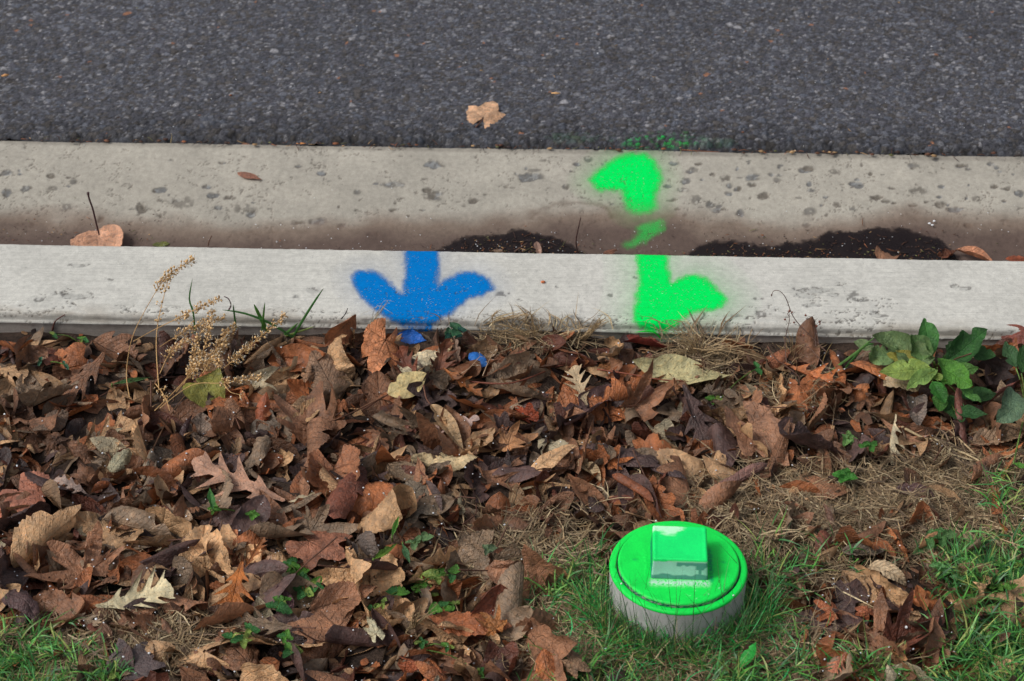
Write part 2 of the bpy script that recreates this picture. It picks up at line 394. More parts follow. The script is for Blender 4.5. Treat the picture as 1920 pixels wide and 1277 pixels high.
# --- gutter
ns = len(gp)
X = np.repeat(GX[:, None], ns, 1); Y = np.repeat(gp[None, :, 0], nx, 0); Z = np.repeat(gp[None, :, 1], nx, 0)
flat = ((gp[:, 0] > 1.92) & (gp[:, 0] < 2.2538))[None, :]
Z = Z + ((fbm(X*9, Y*14, 4, 3)-.5)*.0035 + (fbm(X*120, Y*120, 1, 3)-.5)*.0010)*flat
PX, PY = topx(np.stack([X, Y, Z], -1))
YL = PY-(PX-960)*.0175       # row, levelled to the centre column
pits = [(10, 325, 14, 6), (97, 330, 9, 5), (137, 341, 8, 5), (48, 353, 10, 6), (100, 354, 15, 5), (12, 361, 13, 7), (124, 388, 11, 9), (300, 356, 13, 6), (340, 380, 26, 11), (320, 300, 7, 5), (298, 376, 9, 4), (265, 391, 12, 12),
        (305, 402, 12, 5), (400, 366, 13, 7), (388, 350, 10, 4), (408, 390, 11, 5), (433, 371, 14, 4), (462, 392, 24, 10), (470, 402, 12, 6), (190, 412, 8, 7), (603, 326, 9, 5), (560, 312, 7, 3), (417, 306, 7, 3),
        (812, 308, 20, 8), (738, 346, 22, 8), (670, 361, 9, 5), (812, 367, 22, 9), (800, 356, 12, 6), (735, 393, 10, 5), (890, 376, 12, 5), (990, 332, 26, 8), (1000, 320, 12, 4), (870, 384, 6, 3), (1022, 302, 14, 3),
        (1104, 298, 9, 6), (1082, 308, 9, 4), (1062, 350, 8, 6), (1280, 357, 14, 5), (1360, 334, 14, 8), (1409, 331, 18, 8), (1409, 347, 9, 6), (1366, 348, 6, 5), (1368, 363, 8, 5), (1431, 367, 12, 8), (1305, 375, 16, 9), (1332, 383, 10, 9),
        (1345, 394, 12, 5), (1388, 400, 11, 8), (1515, 318, 16, 7), (1517, 346, 8, 7), (1565, 322, 12, 5), (1608, 347, 16, 6), (1645, 371, 14, 5), (1660, 378, 9, 4), (1568, 383, 9, 6), (1519, 396, 15, 8), (1598, 392, 10, 5), (1512, 423, 9, 5),
        (1711, 312, 11, 7), (1801, 311, 12, 5), (1722, 359, 18, 8), (1755, 300, 7, 4), (1833, 373, 12, 6), (1765, 384, 14, 7), (1790, 393, 16, 5), (1818, 424, 10, 5), (1912, 364, 10, 7), (1880, 414, 12, 4), (1447, 328, 8, 4), (1860, 308, 10, 5),
        (50, 422, 26, 5), (600, 415, 20, 6), (560, 418, 14, 5), (640, 425, 12, 5), (470, 450, 12, 3), (700, 438, 14, 5), (1300, 320, 14, 6), (1285, 340, 10, 6)]
pr = np.random.default_rng(3)
for _ in range(60): pits.append((pr.uniform(-150, 2050), pr.uniform(295, 425), pr.uniform(2, 7), pr.uniform(1.5, 3)))
for _ in range(40): pits.append((pr.uniform(1250, 1950), pr.uniform(300, 410), pr.uniform(3, 10), pr.uniform(2, 4.5)))
pm = spots(PX, PY, pits, .40, 2)*flat
pm = pm*(.55+.6*fbm(PX/5, PY/4, 6, 3)); inside = sst(.25, .8, pm); rim = np.clip(pm*(1-pm)*4, 0, 1)
Z = Z - inside*.0014 + rim*.0002
gt = np.tile(s2l((186, 180, 167)), (nx, ns, 1))*.76
blot = fbm(PX/110, PY/40, 3, 5)
gt = gt*(.86+.28*blot)[..., None]
stone = s2l((122, 128, 134))[None, None]*(.75+.6*vn(PX/11, PY/8, 2))[..., None]*.8
earthy = (vn(PX/40, PY/30, 7) > .55)[..., None]
stone = np.where(earthy, s2l((105, 96, 86))*.8, stone)
gt = gt*(1-inside[..., None]*.72)+stone*inside[..., None]*.72
crk = ((np.abs(fbm(PX/26, PY/12, 5, 4)-.5) < .011) & (vn(PX/45, PY/26, 3) > .52))*flat*1.0; Z = Z-crk*.0008; gt = gt*(1-.55*crk[..., None])+s2l((80, 72, 64))*.55*crk[..., None]
rk = rim*(vn(PX/5, PY/4, 5) > .35)
gt = gt*(1-rk[..., None]*.5)+s2l((58, 52, 46))*rk[..., None]*.5  # pit rims darkened: their shadow is painted into the concrete colour
# brown silt lying in the bottom of the channel, feathered by past water lines
line = np.interp(PX, [-200, 0, 180, 300, 420, 560, 700, 860, 980, 1100, 1250, 1330, 1480, 1600, 1700, 1850, 2100], [392, 392, 398, 410, 420, 418, 402, 404, 400, 385, 384, 405, 412, 404, 384, 396, 398])
line = line + (fbm(PX/55, PY/30, 5, 4)-.5)*26
silt = sst(-16, 26, PY-line)
silt2 = sst(15, 55, PY-line+(fbm(PX/30, PY/15, 1, 3)-.5)*14)
c1 = s2l((126, 106, 92))*.8; c2 = s2l((92, 75, 69))*.78
gt = gt*(1-.85*silt[..., None])+c1*.85*silt[..., None]
gt = gt*(1-.80*silt2[..., None])+c2*.80*silt2[..., None]
# old water ring right of the middle
ring = np.exp(-((np.hypot((PX-1075)/75, (PY-408)/28)+(fbm(PX/18, PY/12, 2, 3)-.5)*.5-1)/.13)**2)*(PY < 412)
gt = gt*(1-.45*ring[..., None])+s2l((112, 92, 78))*.7*.45*ring[..., None]
# thin dark dirt beside the asphalt
ed = sst(1, 6, 9-(YL-281))*.6
gt = gt*(1-ed[..., None]*.5)+s2l((90, 82, 74))*ed[..., None]*.5
gut_P = np.stack([X, Y, Z], -1)
obj('gutter', mesh('gutter', gut_P.reshape(-1, 3), gridfaces(nx, ns), M_GUT, gt.reshape(-1, 3)), kind='structure', label='pitted grey concrete gutter channel with brown silt')
gut_px = (PX, PY)

# --- asphalt road
AX = gx(-.96, .80, .0017, 9)
ay = [2.2535]; st = .0022
while ay[-1] < 3.05: ay.append(ay[-1]+st)
while ay[-1] < 9.5: st *= 1.3; ay.append(ay[-1]+min(st, .6))
ay = np.array(ay); nx2, ny2 = len(AX), len(ay)
X = np.repeat(AX[:, None], ny2, 1); Y = np.repeat(ay[None], nx2, 0)
wx = X+(fbm(X*170, Y*170, 1, 3)-.5)*.0040; wy = Y+(fbm(X*170+9, Y*170, 2, 3)-.5)*.0040
fA, gA, ia, ib = worley(wx/.0042, wy/.0042, 0)
fB, gB, ja, jb = worley(wx/.0088, wy/.0088, 3)
near = sst(.10, .0, Y-2.2535-(fbm(X*18, Y*10, 4, 3)-.5)*.05)
useB = (ja > .80-.22*near)
h = np.where(useB, sst(0, .30, gB-fB)*.0016*(.5+jb), sst(0, .35, gA-fA)*.0012*(.2+1.2*ia))+(fbm(X*420, Y*420, 2, 2)-.5)*.0010
h = h*(.6+.7*near) + (fbm(X*25, Y*25, 6, 3)-.5)*.0025
# the ragged crumbled edge: missing stones
crumb = sst(.018, .0, Y-2.2535+(fbm(X*30, Y*30, 2, 4)-.5)*.05)
Z = np.maximum(road_z(Y)+h+.001-.0060*crumb, -.0500+h*.6)
ida = np.where(useB, ja*1.7 % 1, ia); idb = np.where(useB, jb, ib)
pal = np.array([s2l(c) for c in ((88, 87, 92), (74, 73, 78), (98, 96, 100), (80, 78, 80), (66, 64, 68), (92, 86, 82), (108, 108, 114), (84, 82, 88), (118, 116, 118), (76, 70, 66), (90, 92, 100), (150, 146, 146))])
sel = (idb*len(pal)).astype(int) % len(pal)
sel = np.where((sel == 11) & (ida < .62), 3, sel)
at = pal[sel]*1.0
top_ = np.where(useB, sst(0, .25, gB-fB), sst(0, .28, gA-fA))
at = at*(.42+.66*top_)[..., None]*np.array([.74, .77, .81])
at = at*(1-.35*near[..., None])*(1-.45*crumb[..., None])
at *= (.88+.24*fbm(X*7, Y*5, 3, 4))[..., None]
rust = ((idb*37 % 1) > .998)[..., None]; at = np.where(rust, s2l((150, 105, 80))*.8, at)
asph_P = np.stack([X, Y, Z], -1)
apx = topx(asph_P)
obj('road', mesh('road', asph_P.reshape(-1, 3), gridfaces(nx2, ny2), M_ASPH, at.reshape(-1, 3)), kind='structure', label='dark grey coarse asphalt road surface')

# --- soil under the leaves, far verge beyond the road
sx = gx(-.9, .8, .008, 60); sy = -gx(-1.7475, -1.0, .008, 60); sy = np.sort(sy[(sy <= 1.7476)])
X = np.repeat(sx[:, None], len(sy), 1); Y = np.repeat(sy[None], len(sx), 0)
SZ = (fbm(X*14, Y*14, 3, 4)-.5)*.012-.003+.017*sst(1.65, 1.73, Y)*(vn(X*7, Y*0, 3)*.7+.5)
obj('ground', mesh('ground', np.stack([X, Y, SZ], -1).reshape(-1, 3), gridfaces(len(sx), len(sy)), M_SOIL), kind='structure', label='dark bare soil under the fallen leaves')
v = np.array([(-60, 9.5, -.02), (60, 9.5, -.02), (60, 9.5, .10), (-60, 9.5, .10), (-60, 9.65, .10), (60, 9.65, .10)])
obj('far_kerb', mesh('far_kerb', v, np.array([(0, 1, 2, 3), (3, 2, 5, 4)]), M_KERB, np.array([.4, .39, .36]), smooth=False), kind='structure')
obj('far_ground', mesh('far_ground', np.array([(-60, 9.65, .09), (60, 9.65, .09), (60, 90, .09), (-60, 90, .09)]), np.array([(0, 1, 2, 3)]), M_LAWN), kind='structure')
for sgn in (-1, 1):
    xx = sorted((sgn*8.9, sgn*60)); obj('road_ground', mesh('road_ground', np.array([(xx[0], 1.75, -.10), (xx[1], 1.75, -.10), (xx[1], 9.5, -.10), (xx[0], 9.5, -.10)]), np.array([(0, 1, 2, 3)]), M_ASPH, np.array([.07, .07, .075])), kind='structure')

# ------------------------------------------------------------------ sprayed paint, lying on the concrete as its own film
def psdf(PX, PY, poly, ay=1.0):
    """signed distance in photo pixels to a polygon, vertical stretched by ay; negative inside"""
    P = np.array(poly, float); P[:, 1] *= ay; x = PX; y = PY*ay
    d = np.full(x.shape, 1e9); ins = np.zeros(x.shape, bool)
    for i in range(len(P)):
        a = P[i]; b = P[(i+1) % len(P)]; e = b-a; wx = x-a[0]; wy = y-a[1]
        t = np.clip((wx*e[0]+wy*e[1])/(e@e+1e-9), 0, 1)
        d = np.minimum(d, np.hypot(wx-e[0]*t, wy-e[1]*t))
        c = ((a[1] > y) != (b[1] > y)) & (x < (b[0]-a[0])*(y-a[1])/(b[1]-a[1]+1e-12)+a[0]); ins ^= c
    return np.where(ins, -d, d)
def film(name, P, pxy, cover, mat, label, cat, group=None, lift=.0003):
    nx_, ns_ = P.shape[:2]
    du = np.gradient(P, axis=0); dv = np.gradient(P, axis=1); nrm = np.cross(du, dv); nrm /= np.linalg.norm(nrm, axis=-1)[..., None]+1e-12
    if nrm[..., 2].mean() < 0: nrm = -nrm
    Q = (P+nrm*lift).reshape(-1, 3); F = gridfaces(nx_, ns_); cv = cover.ravel()
    F = F[cv[F].max(1) > .015]
    use = np.unique(F); remap = -np.ones(len(Q), int); remap[use] = np.arange(len(use))
    return obj(name, mesh(name, Q[use], remap[F], mat, cover=cv[use]), label=label, cat=cat, group=group)
def soft(d, PX, PY, w_in, w_out, halo, hw, cut=70):
    j = (fbm(PX/8, PY/8, 3, 3)-.5)*9
    c = 1-sst(-w_in-3, w_out*1.9, d+j)
    return np.where(d < cut, np.maximum(c, halo*np.exp(-np.maximum(d, 0)/hw)*sst(cut, cut*.5, d)), 0)
kx = (GX > -.35) & (GX < .45)
def sub(P, pxy): return P[kx], (pxy[0][kx], pxy[1][kx])
KP, (kpx, kpy) = sub(kerb_P, kerb_px)
blue = [(764, 466), (818, 466), (820, 500), (817, 530), (820, 542), (838, 526), (862, 514), (893, 514), (914, 526), (921, 541), (902, 553), (880, 557), (866, 568), (842, 586), (818, 600), (806, 618), (800, 652), (766, 652), (764, 612), (735, 598), (707, 580), (684, 558), (667, 538), (663, 520), (674, 512), (697, 511), (712, 517), (733, 538), (752, 554), (760, 552), (763, 520)]
d = psdf(kpx, kpy, blue, 1.3); cov = soft(d, kpx, kpy, 4, 7, .13, 22)
hid = 1-.55*sst(596, 612, kpy)*(fbm(kpx/12, kpy/8, 2, 3) > .5)
mar = (1-.75*ecr[kx])*(1-.4*cm[kx])
film('painted_arrow', KP, None, cov*hid*mar, M_PBLUE, 'blue sprayed arrow on the kerb top, pointing down to the leaves', 'arrow')
green = [(1200, 478), (1245, 478), (1248, 505), (1254, 532), (1262, 536), (1275, 526), (1298, 520), (1318, 524), (1330, 535), (1344, 549), (1357, 562), (1354, 570), (1336, 577), (1308, 580), (1288, 587), (1272, 598), (1262, 609), (1245, 618), (1218, 617), (1200, 608), (1193, 600), (1194, 585), (1199, 560), (1203, 520)]
d = psdf(kpx, kpy, green, 1.3); cov = soft(d, kpx, kpy, 3, 9, .20, 30, 110)
film('painted_arrow', KP, None, cov*mar, M_PGREEN, 'fluorescent green sprayed arrow on the kerb top with one barb', 'arrow')
GP, (gpx, gpy) = sub(gut_P, gut_px)
hook = [(1113, 340), (1127, 322), (1152, 303), (1180, 294), (1205, 294), (1220, 303), (1229, 320), (1233, 336), (1229, 352), (1222, 364), (1226, 386), (1214, 396), (1190, 396), (1181, 390), (1175, 366), (1170, 352), (1150, 352), (1125, 351)]
d = psdf(gpx, gpy, hook, 1.3); cov = soft(d, gpx, gpy, 4, 10, .22, 22)
sm = [(1202, 426), (1238, 412), (1243, 430), (1213, 449), (1182, 462), (1174, 460), (1197, 440)]
d2 = psdf(gpx, gpy, sm, 1.3); c2_ = (1-sst(-10, 12, d2+(fbm(gpx/7, gpy/7, 3, 3)-.5)*16))*.42
cov = cov*(1-.35*sst(365, 398, gpy)); br = spots(gpx, gpy, [(1210, 405, 26, 16)], .3, 1)*.10
film('painted_arrow', GP, None, np.maximum(np.maximum(cov, c2_), br)*(1-.45*inside[kx])*(1-.6*crk[kx]), M_PGREEN, 'green sprayed hooked arrow head in the gutter with faded shaft', 'arrow')
ax_ = (AX > -.3) & (AX < .45); ay_ = ay < 2.42
AP = asph_P[ax_][:, ay_]; apx_, apy_ = apx[0][ax_][:, ay_], apx[1][ax_][:, ay_]
hh = h[ax_][:, ay_]
d = np.hypot((apx_-1235)/95, (apy_-262)/20); cv = (1-sst(.2, 1.1, d))*sst(.45, .75, fbm(apx_/9, apy_/6, 3, 3)+.15)*.55
d = np.hypot((apx_-1080)/90, (apy_-258)/16); cv = np.maximum(cv, (1-sst(.2, 1.1, d))*.03)
d = np.hypot((apx_-1340)/80, (apy_-268)/14); cv = np.maximum(cv, (1-sst(.2, 1.1, d))*.03)
cv = cv*sst(.0002, .0016, hh)
film('overspray', AP, None, cv, M_PGREEN, 'patchy green paint overspray caught on the crumbly asphalt edge', 'paint')

# ------------------------------------------------------------------ puddles: thin dark water along the kerb
def puddle(pts, label):
    pts = np.array(pts, float); d_ = []
    gx_ = np.arange(GX[0] if False else -.8, .7, .003); gy_ = np.arange(1.93, 2.16, .0025)
    X, Y = np.meshgrid(gx_, gy_, indexing='ij'); zl = np.interp(Y, gp[:, 0], gp[:, 1])+.0014
    px, py = topx(np.stack([X, Y, zl], -1))
    edge_ = np.interp(px, pts[:, 0], pts[:, 1], left=999, right=999)+(fbm(px/16, py/10, 3, 4)-.5)*13
    ok = (py > edge_) & (px > pts[0, 0]) & (px < pts[-1, 0])
    F = gridfaces(len(gx_), len(gy_)); F = F[ok.ravel()[F].all(1)]
    use = np.unique(F); rm = -np.ones(ok.size, int); rm[use] = np.arange(len(use))
    V = np.stack([X, Y, zl+.0012], -1).reshape(-1, 3)[use]
    cvr = .97*sst(-1, 10, (py-edge_)+(fbm(px/7, py/4, 1, 3)-.5)*18).ravel()[use]
    obj('puddle_water', mesh('puddle_water', V, rm[F], M_WATER, cover=cvr), kind='structure', label=label)
puddle([(810, 475), (835, 458), (870, 441), (905, 438), (945, 436), (966, 426), (985, 428), (1010, 436), (1050, 446), (1075, 458), (1100, 478)], 'small dark puddle of wet silt against the kerb')
puddle([(1278, 485), (1310, 456), (1350, 450), (1400, 452), (1440, 462), (1470, 452), (1515, 450), (1535, 440), (1550, 431), (1570, 427), (1600, 434), (1650, 424), (1700, 428), (1740, 440), (1770, 452), (1788, 470), (1800, 490)], 'long dark puddle of wet silt against the kerb')

# ------------------------------------------------------------------ cleanout cap
NEON = np.array([.0, .74, .075]); TEAL = s2l((0, 120, 108)); PVC = s2l((186, 186, 182))*.95; PVCT = s2l((168, 218, 204))*1.0
CT = onz(1272, 1060, .047); CR = .0622
capc = np.array([CT[0], CT[1], 0.0])
root = obj('cleanout_cap', None, label='round sewer cleanout cap with square nut, sprayed fluorescent green', cat='pipe cap', loc=tuple(capc))
def lathe(prof, n=160, colf=None):
    prof = np.array(prof); a = np.linspace(0, 2*math.pi, n, endpoint=False)
    V = np.stack([prof[:, 0][:, None]*np.cos(a), prof[:, 0][:, None]*np.sin(a), np.repeat(prof[:, 1][:, None], n, 1)], -1)
    i = np.arange(len(prof)-1)[:, None]*n; j = np.arange(n)[None]; k = (j+1) % n
    F = np.stack([i+j, i+k, i+n+k, i+n+j], -1).reshape(-1, 4)
    return V.reshape(-1, 3), F
def dens(p):
    out = []
    for a, b in zip(p[:-1], p[1:]):
        m = max(1, int(np.hypot(b[0]-a[0], b[1]-a[1])/.0012)); out += [(a[0]+(b[0]-a[0])*t/m, a[1]+(b[1]-a[1])*t/m) for t in range(m)]
    return out+[p[-1]]
zt = .047
V, F = lathe(dens([(CR-.0012, -.03), (CR-.0006, .018), (CR, zt-.0045)]+[(CR-.0, zt-.0032)]), 220)
a = np.arctan2(V[:, 1], V[:, 0]); drip = .0016*vn(a*14+60, a*0, 2)+.004*sst(.62, .8, vn(a*9+30, a*0, 4))*(np.cos(a+1.2) > -.2)
g = sst(-.0008, .0008, V[:, 2]-(zt-.006-drip+.003))
stain = sst(.62, .8, fbm(a*12, V[:, 2]*90, 3, 3))*sst(.015, .04, V[:, 2])*.6*(np.cos(a+1.0) > 0)*.4
ct = PVC*(.92+.16*fbm(a*20, V[:, 2]*14, 1, 4))[:, None]; ct = ct*(1-stain[:, None])+s2l((50, 62, 66))*stain[:, None]
mud = sst(.016, .0, V[:, 2]); ct = ct*(1-.4*mud[:, None])+s2l((110, 100, 85))*.4*mud[:, None]
obj('pipe', mesh('pipe', V, F, M_PVC, ct), root, label='grey white plastic pipe wall')
V, F = lathe(dens([(CR-.0003, zt-.0034), (CR+.0003, zt-.0026), (CR-.0004, zt-.0006), (CR-.0020, zt), (.0562, zt+.0002), (.0556, zt-.0012), (.0550, zt-.0020), (.0548, zt-.004)]), 220)
r = np.hypot(V[:, 0], V[:, 1]); a = np.arctan2(V[:, 1], V[:, 0])
inn = sst(.0562, .0556, r); ct = NEON*(1-inn[:, None])+TEAL*.8*inn[:, None]
obj('pipe_rim', mesh('pipe_rim', V, F, M_PVC, ct), root, label='fluorescent green rim')
pts = [(.0547, zt-.004), (.0545, zt-.0010), (.0548, zt-.0004), (.0541, zt+.0002), (.0540, zt+.0008), (.0549, zt+.0012), (.0548, zt+.0026), (.0540, zt+.0036), (.0530, zt+.0040), (.0515, zt+.0037), (.0505, zt+.0038), (.0300, zt+.0038), (.002, zt+.0038)]
V, F = lathe(dens(pts), 220); V = V.copy()
r = np.hypot(V[:, 0], V[:, 1]); a = np.arctan2(V[:, 1], V[:, 0]); zr = V[:, 2]-zt
side = sst(.0536, .0542, r)*sst(.0030, .0018, zr); front = np.sin(a) < .25
mixn = fbm(a*30, zr*900, 3, 3)
sc_ = np.where((mixn > .55)[:, None], TEAL*.6, np.where((mixn > .46)[:, None], NEON*.8, PVC*.75))
ct = NEON*(1-side[:, None])+sc_*side[:, None]
nx_, ny_ = V[:, 0], V[:, 1]
# moulded marks round the nut, left bare where the nut shielded the disc from the spray
bare = np.exp(-((ny_+.0275)/.0042)**2)*sst(.029, .024, abs(nx_+.000))*(vn(nx_*900, ny_*900, 3) > .30)*sst(-.0385, -.031, ny_+(vn(nx_*500, nx_*0, 1)-.5)*.008)*(zr > .003)
ct = ct*(1-.85*bare[:, None])+s2l((200, 225, 214))*.85*bare[:, None]
tl = np.exp(-((nx_-.0285)/.0022)**2)*sst(.028, .015, abs(ny_+.004))*(vn(nx_*1400, ny_*700, 2) > .4)*(zr > .003)*.7  # teal streak right of the nut: its shade painted onto the disc
ct = ct*(1-tl[:, None])+TEAL*tl[:, None]
spk = (vn(nx_*800, ny_*800, 5) > .85)*sst(-.020, -.04, ny_)*sst(.0, .02, nx_)*(zr > .003)*(r < .05)*.5
ct = ct*(1-spk[:, None])+s2l((190, 235, 215))*spk[:, None]
emb = ((np.abs(nx_+.0295) < .0014) | (np.abs(nx_-.0298) < .0014))*(abs(ny_) < .018)*(vn(nx_*1200, ny_*900, 1) > .5)*.0004
emb = emb+(np.abs(ny_+.0285) < .002)*(abs(nx_) < .022)*(vn(nx_*700, ny_*1200, 1) > .5)*.0006
V[:, 2] += emb*(zr > .003)
for (ex, ey) in ((-.0395, .002), (.0405, .001)):
    dd = np.hypot((nx_-ex)/.0022, (ny_-ey)/.0011); V[:, 2] += .0006*np.exp(-(dd-1)**2*6)*(ny_ > ey-.0004)
    m_ = np.exp(-dd**2)[:, None]*.5; ct = ct*(1-m_)+TEAL*.6*m_
obj('plug_disc', mesh('plug_disc', V, F, M_PVC, ct), root, label='fluorescent green plug disc')
# square nut: rounded box by superellipse shells
def nut():
    hw, H = .0243, .0225; n = 41; u = np.linspace(-1, 1, n); P = []; FS = []; base = 0; TT = []
    def face(fx):
        nonlocal base
        U_, V_ = np.meshgrid(u, u, indexing='ij'); Q = fx(U_, V_).reshape(-1, 3); P.append(Q); FS.append(gridfaces(n, n)+base); base += n*n
    face(lambda a, b: np.stack([a, b, a*0+1], -1)); face(lambda a, b: np.stack([a, a*0-1, b], -1)); face(lambda a, b: np.stack([a, a*0+1, b], -1))
    face(lambda a, b: np.stack([a*0-1, a, b], -1)); face(lambda a, b: np.stack([a*0+1, a, b], -1))
    Q = np.concatenate(P); r_ = np.array([.07, .07, .10]); c = np.clip(Q, -(1-r_), 1-r_); dlt = (Q-c)/r_; L = np.linalg.norm(dlt, axis=1)[:, None]
    m = np.maximum(L, 1e-9); Q2 = c+np.where(L > 1e-6, dlt/m, 0)*r_
    low = Q[:, 2] < 0; Q2[:, 2] = np.where(low, Q[:, 2], Q2[:, 2]); 
    W = np.stack([Q2[:, 0]*hw, Q2[:, 1]*hw*.94, (Q2[:, 2]*.5+.5)*H+.0036], 1)
    tap = 1+.05*(1-(Q2[:, 2]*.5+.5)); W[:, 0] *= tap; W[:, 1] *= tap
    lip = (Q2[:, 2] > .93)*np.exp(-((np.maximum(abs(Q2[:, 0]), abs(Q2[:, 1]))-.93)/.05)**2)*.0006; W[:, 2] += lip
    topm = sst(.70, .88, Q2[:, 2]+(vn(Q2[:, 0]*9, Q2[:, 1]*9, 1)-.5)*.08)
    base_c = np.tile(PVCT, (len(W), 1)); zf = Q2[:, 2]; xf = Q2[:, 0]
    dk = np.maximum(sst(-.42, -.62, zf+(vn(xf*5+9, zf*4, 2)-.5)*.35), 0)
    run = sst(.08, .02, np.abs(xf-.72)-.10*(zf > 0))*sst(-.55, -.35, zf)+(sst(.30, .42, zf+(vn(xf*8, zf*0, 3)-.5)*.3-.25*(.4-xf)))*(xf > -.1)
    dk = np.clip(np.maximum(dk, run), 0, 1)*(1-topm)
    ct = base_c*(1-.75*dk[:, None])+TEAL*.75*dk[:, None]
    sd = (np.abs(xf) > .985)*(1-topm); gs = sst(-.4, .5, zf)*.7
    ct = ct*(1-sd[:, None])+(NEON*gs[:, None]*.8+TEAL*(1-gs[:, None]))*sd[:, None]
    ct = ct*(1-topm[:, None])+(NEON*np.array([1, 1.06, 2.0]))*topm[:, None]
    ledge = np.exp(-((zf-.80)/.07)**2)*(Q2[:, 1] < -.9)*(xf > -.5)*.7
    ct = ct*(1-ledge[:, None])+s2l((190, 222, 205))*ledge[:, None]
    hi = sst(.35, .75, fbm(xf*3, Q2[:, 1]*5, 2, 3)+.75-np.hypot((xf+.45)*1.2, (Q2[:, 1]-.85)*2.2))*topm  # pale sky reflection painted on the far left of the nut top
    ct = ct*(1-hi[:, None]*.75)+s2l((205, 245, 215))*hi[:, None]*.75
    W[:, 2] += zt
    return W, np.concatenate(FS), ct
V, F, ct = nut()
nt = obj('square_nut', mesh('square_nut', V, F, M_PVC, ct), root, label='square green nut with bare front face'); nt.rotation_euler = (0, 0, -.02)
for o_ in (nt,):
    o_.location = (onz(1275, 1018, zt+.026)[0]-capc[0], onz(1275, 1018, zt+.026)[1]-capc[1], 0)

# ------------------------------------------------------------------ height map of the litter
CELL = .004; HX0, HY0, HNX, HNY = -.95, .95, 450, 235
hxx = HX0+(np.arange(HNX)+.5)*CELL; hyy = HY0+(np.arange(HNY)+.5)*CELL
HXX, HYY = np.meshgrid(hxx, hyy, indexing='ij')
HM = (fbm(HXX*14, HYY*14, 3, 4)-.5)*.012-.003+.017*sst(1.65, 1.73, HYY)*(vn(HXX*7, HYY*0, 3)*.7+.5)
HM = np.where(HYY > KY0-.002, .035, HM)
HM = np.where(np.hypot(HXX-capc[0], HYY-capc[1]) < CR, .05, HM)
def hcell(P):
    return np.clip(((P[:, 0]-HX0)/CELL).astype(int), 0, HNX-1), np.clip(((P[:, 1]-HY0)/CELL).astype(int), 0, HNY-1)
def hat(x, y):
    i, j = hcell(np.array([[x, y, 0]])); return HM[i[0], j[0]]
def settle(P, q, mark=True):
    i, j = hcell(P); dz = np.percentile(HM[i, j]-P[:, 2], q)+.0006
    if mark:
        np.maximum.at(HM, (i, j), np.minimum(P[:, 2]+dz, HM[i, j]+.012))
    return dz
def blobs(px, py, L):
    v = np.zeros(np.shape(px))
    for (cx, cy, rx, ry, w) in L: v = np.maximum(v, w*np.exp(-(((px-cx)/rx)**2+((py-cy)/ry)**2)**1.3))
    return v
GRASS = [(1120, 1130, 100, 75, 1), (1180, 1235, 150, 45, 1), (1400, 1195, 80, 50, .8), (1440, 1085, 60, 55, .8), (1860, 1070, 105, 65, 1), (1560, 1050, 70, 25, .25), (1880, 1220, 100, 55, 1), (50, 1225, 110, 40, .9), (180, 1262, 70, 25, .5), (1650, 1268, 80, 25, .5), (1900, 925, 60, 45, .5), (1065, 1060, 50, 30, .5), (1480, 1258, 80, 25, .6), (1270, 1295, 230, 40, .9), (1950, 1300, 250, 50, .9), (0, 1310, 220, 50, .9)]
STRAW = [(1620, 950, 300, 65, .9), (1450, 1030, 140, 60, .8), (1010, 1030, 120, 60, .6), (1000, 645, 100, 22, .8), (1320, 690, 60, 28, .9), (1060, 1200, 110, 45, .6), (290, 1195, 110, 40, .7), (1820, 890, 130, 50, .8), (1300, 1215, 220, 50, .8), (1780, 1010, 160, 45, .5), (1500, 740, 50, 40, .4), (60, 1220, 130, 50, .5), (1450, 1260, 200, 40, .5)]
PATCH = [(1590, 1150, 140, 90, 1), (1740, 1140, 100, 70, .9), (1620, 1240, 90, 40, .8), (1360, 1255, 50, 30, .6), (980, 1245, 130, 55, 1), (980, 1090, 80, 60, .8), (600, 1260, 330, 60, 1), (1470, 900, 130, 42, .75), (1700, 865, 130, 30, .7), (1330, 955, 60, 25, .5)]
def dens_leaf(px, py):
    b = np.clip(1-.88*blobs(px, py, GRASS)-.66*blobs(px, py, STRAW), .24, 1); return np.maximum(b, blobs(px, py, PATCH))
CAPPX = (1272, 1090)

# ------------------------------------------------------------------ leaf shapes (length 1 along +Y, base at y=0)
def wprof(kind, nv, r):
    v = np.linspace(0, 1, nv)
    if kind == 'oval': w = np.sin(np.pi*v**.85)**.8*(1-.12*v)
    elif kind == 'elm':
        w = np.sin(np.pi*v**.72)**.75; tooth = ((v*nv/2.0) % 1); w = w*(1-.10*tooth*(v > .05))
    elif kind == 'lance': w = np.sin(np.pi*v**.9)**1.1
    elif kind == 'heart': w = np.sin(np.pi*np.clip(v*.97+.03, 0, 1)**.55)**.85
    elif kind == 'oak':
        cs = np.array([.20, .40, .60, .78]); hs_ = np.array([.55, .95, .9, .6]); w = np.full(nv, .20)*np.sin(np.pi*np.clip(v, .02, .98))**.4
        for c, h_ in zip(cs, hs_): w = np.maximum(w, h_*np.clip(1-abs(v-c)/.085, 0, 1)**1.15)
        w = np.maximum(w, .3*np.clip((1-v)/.16, 0, 1)*(v > .8))
    elif kind == 'white_oak':
        w = (.30+.70*np.abs(np.sin(np.pi*(v*3.6+.05)))**.7)*np.sin(np.pi*v**.8)**.6
    else: w = np.sin(np.pi*v)
    w[0] = max(w[0], .0); w[-1] = 0
    return v, w
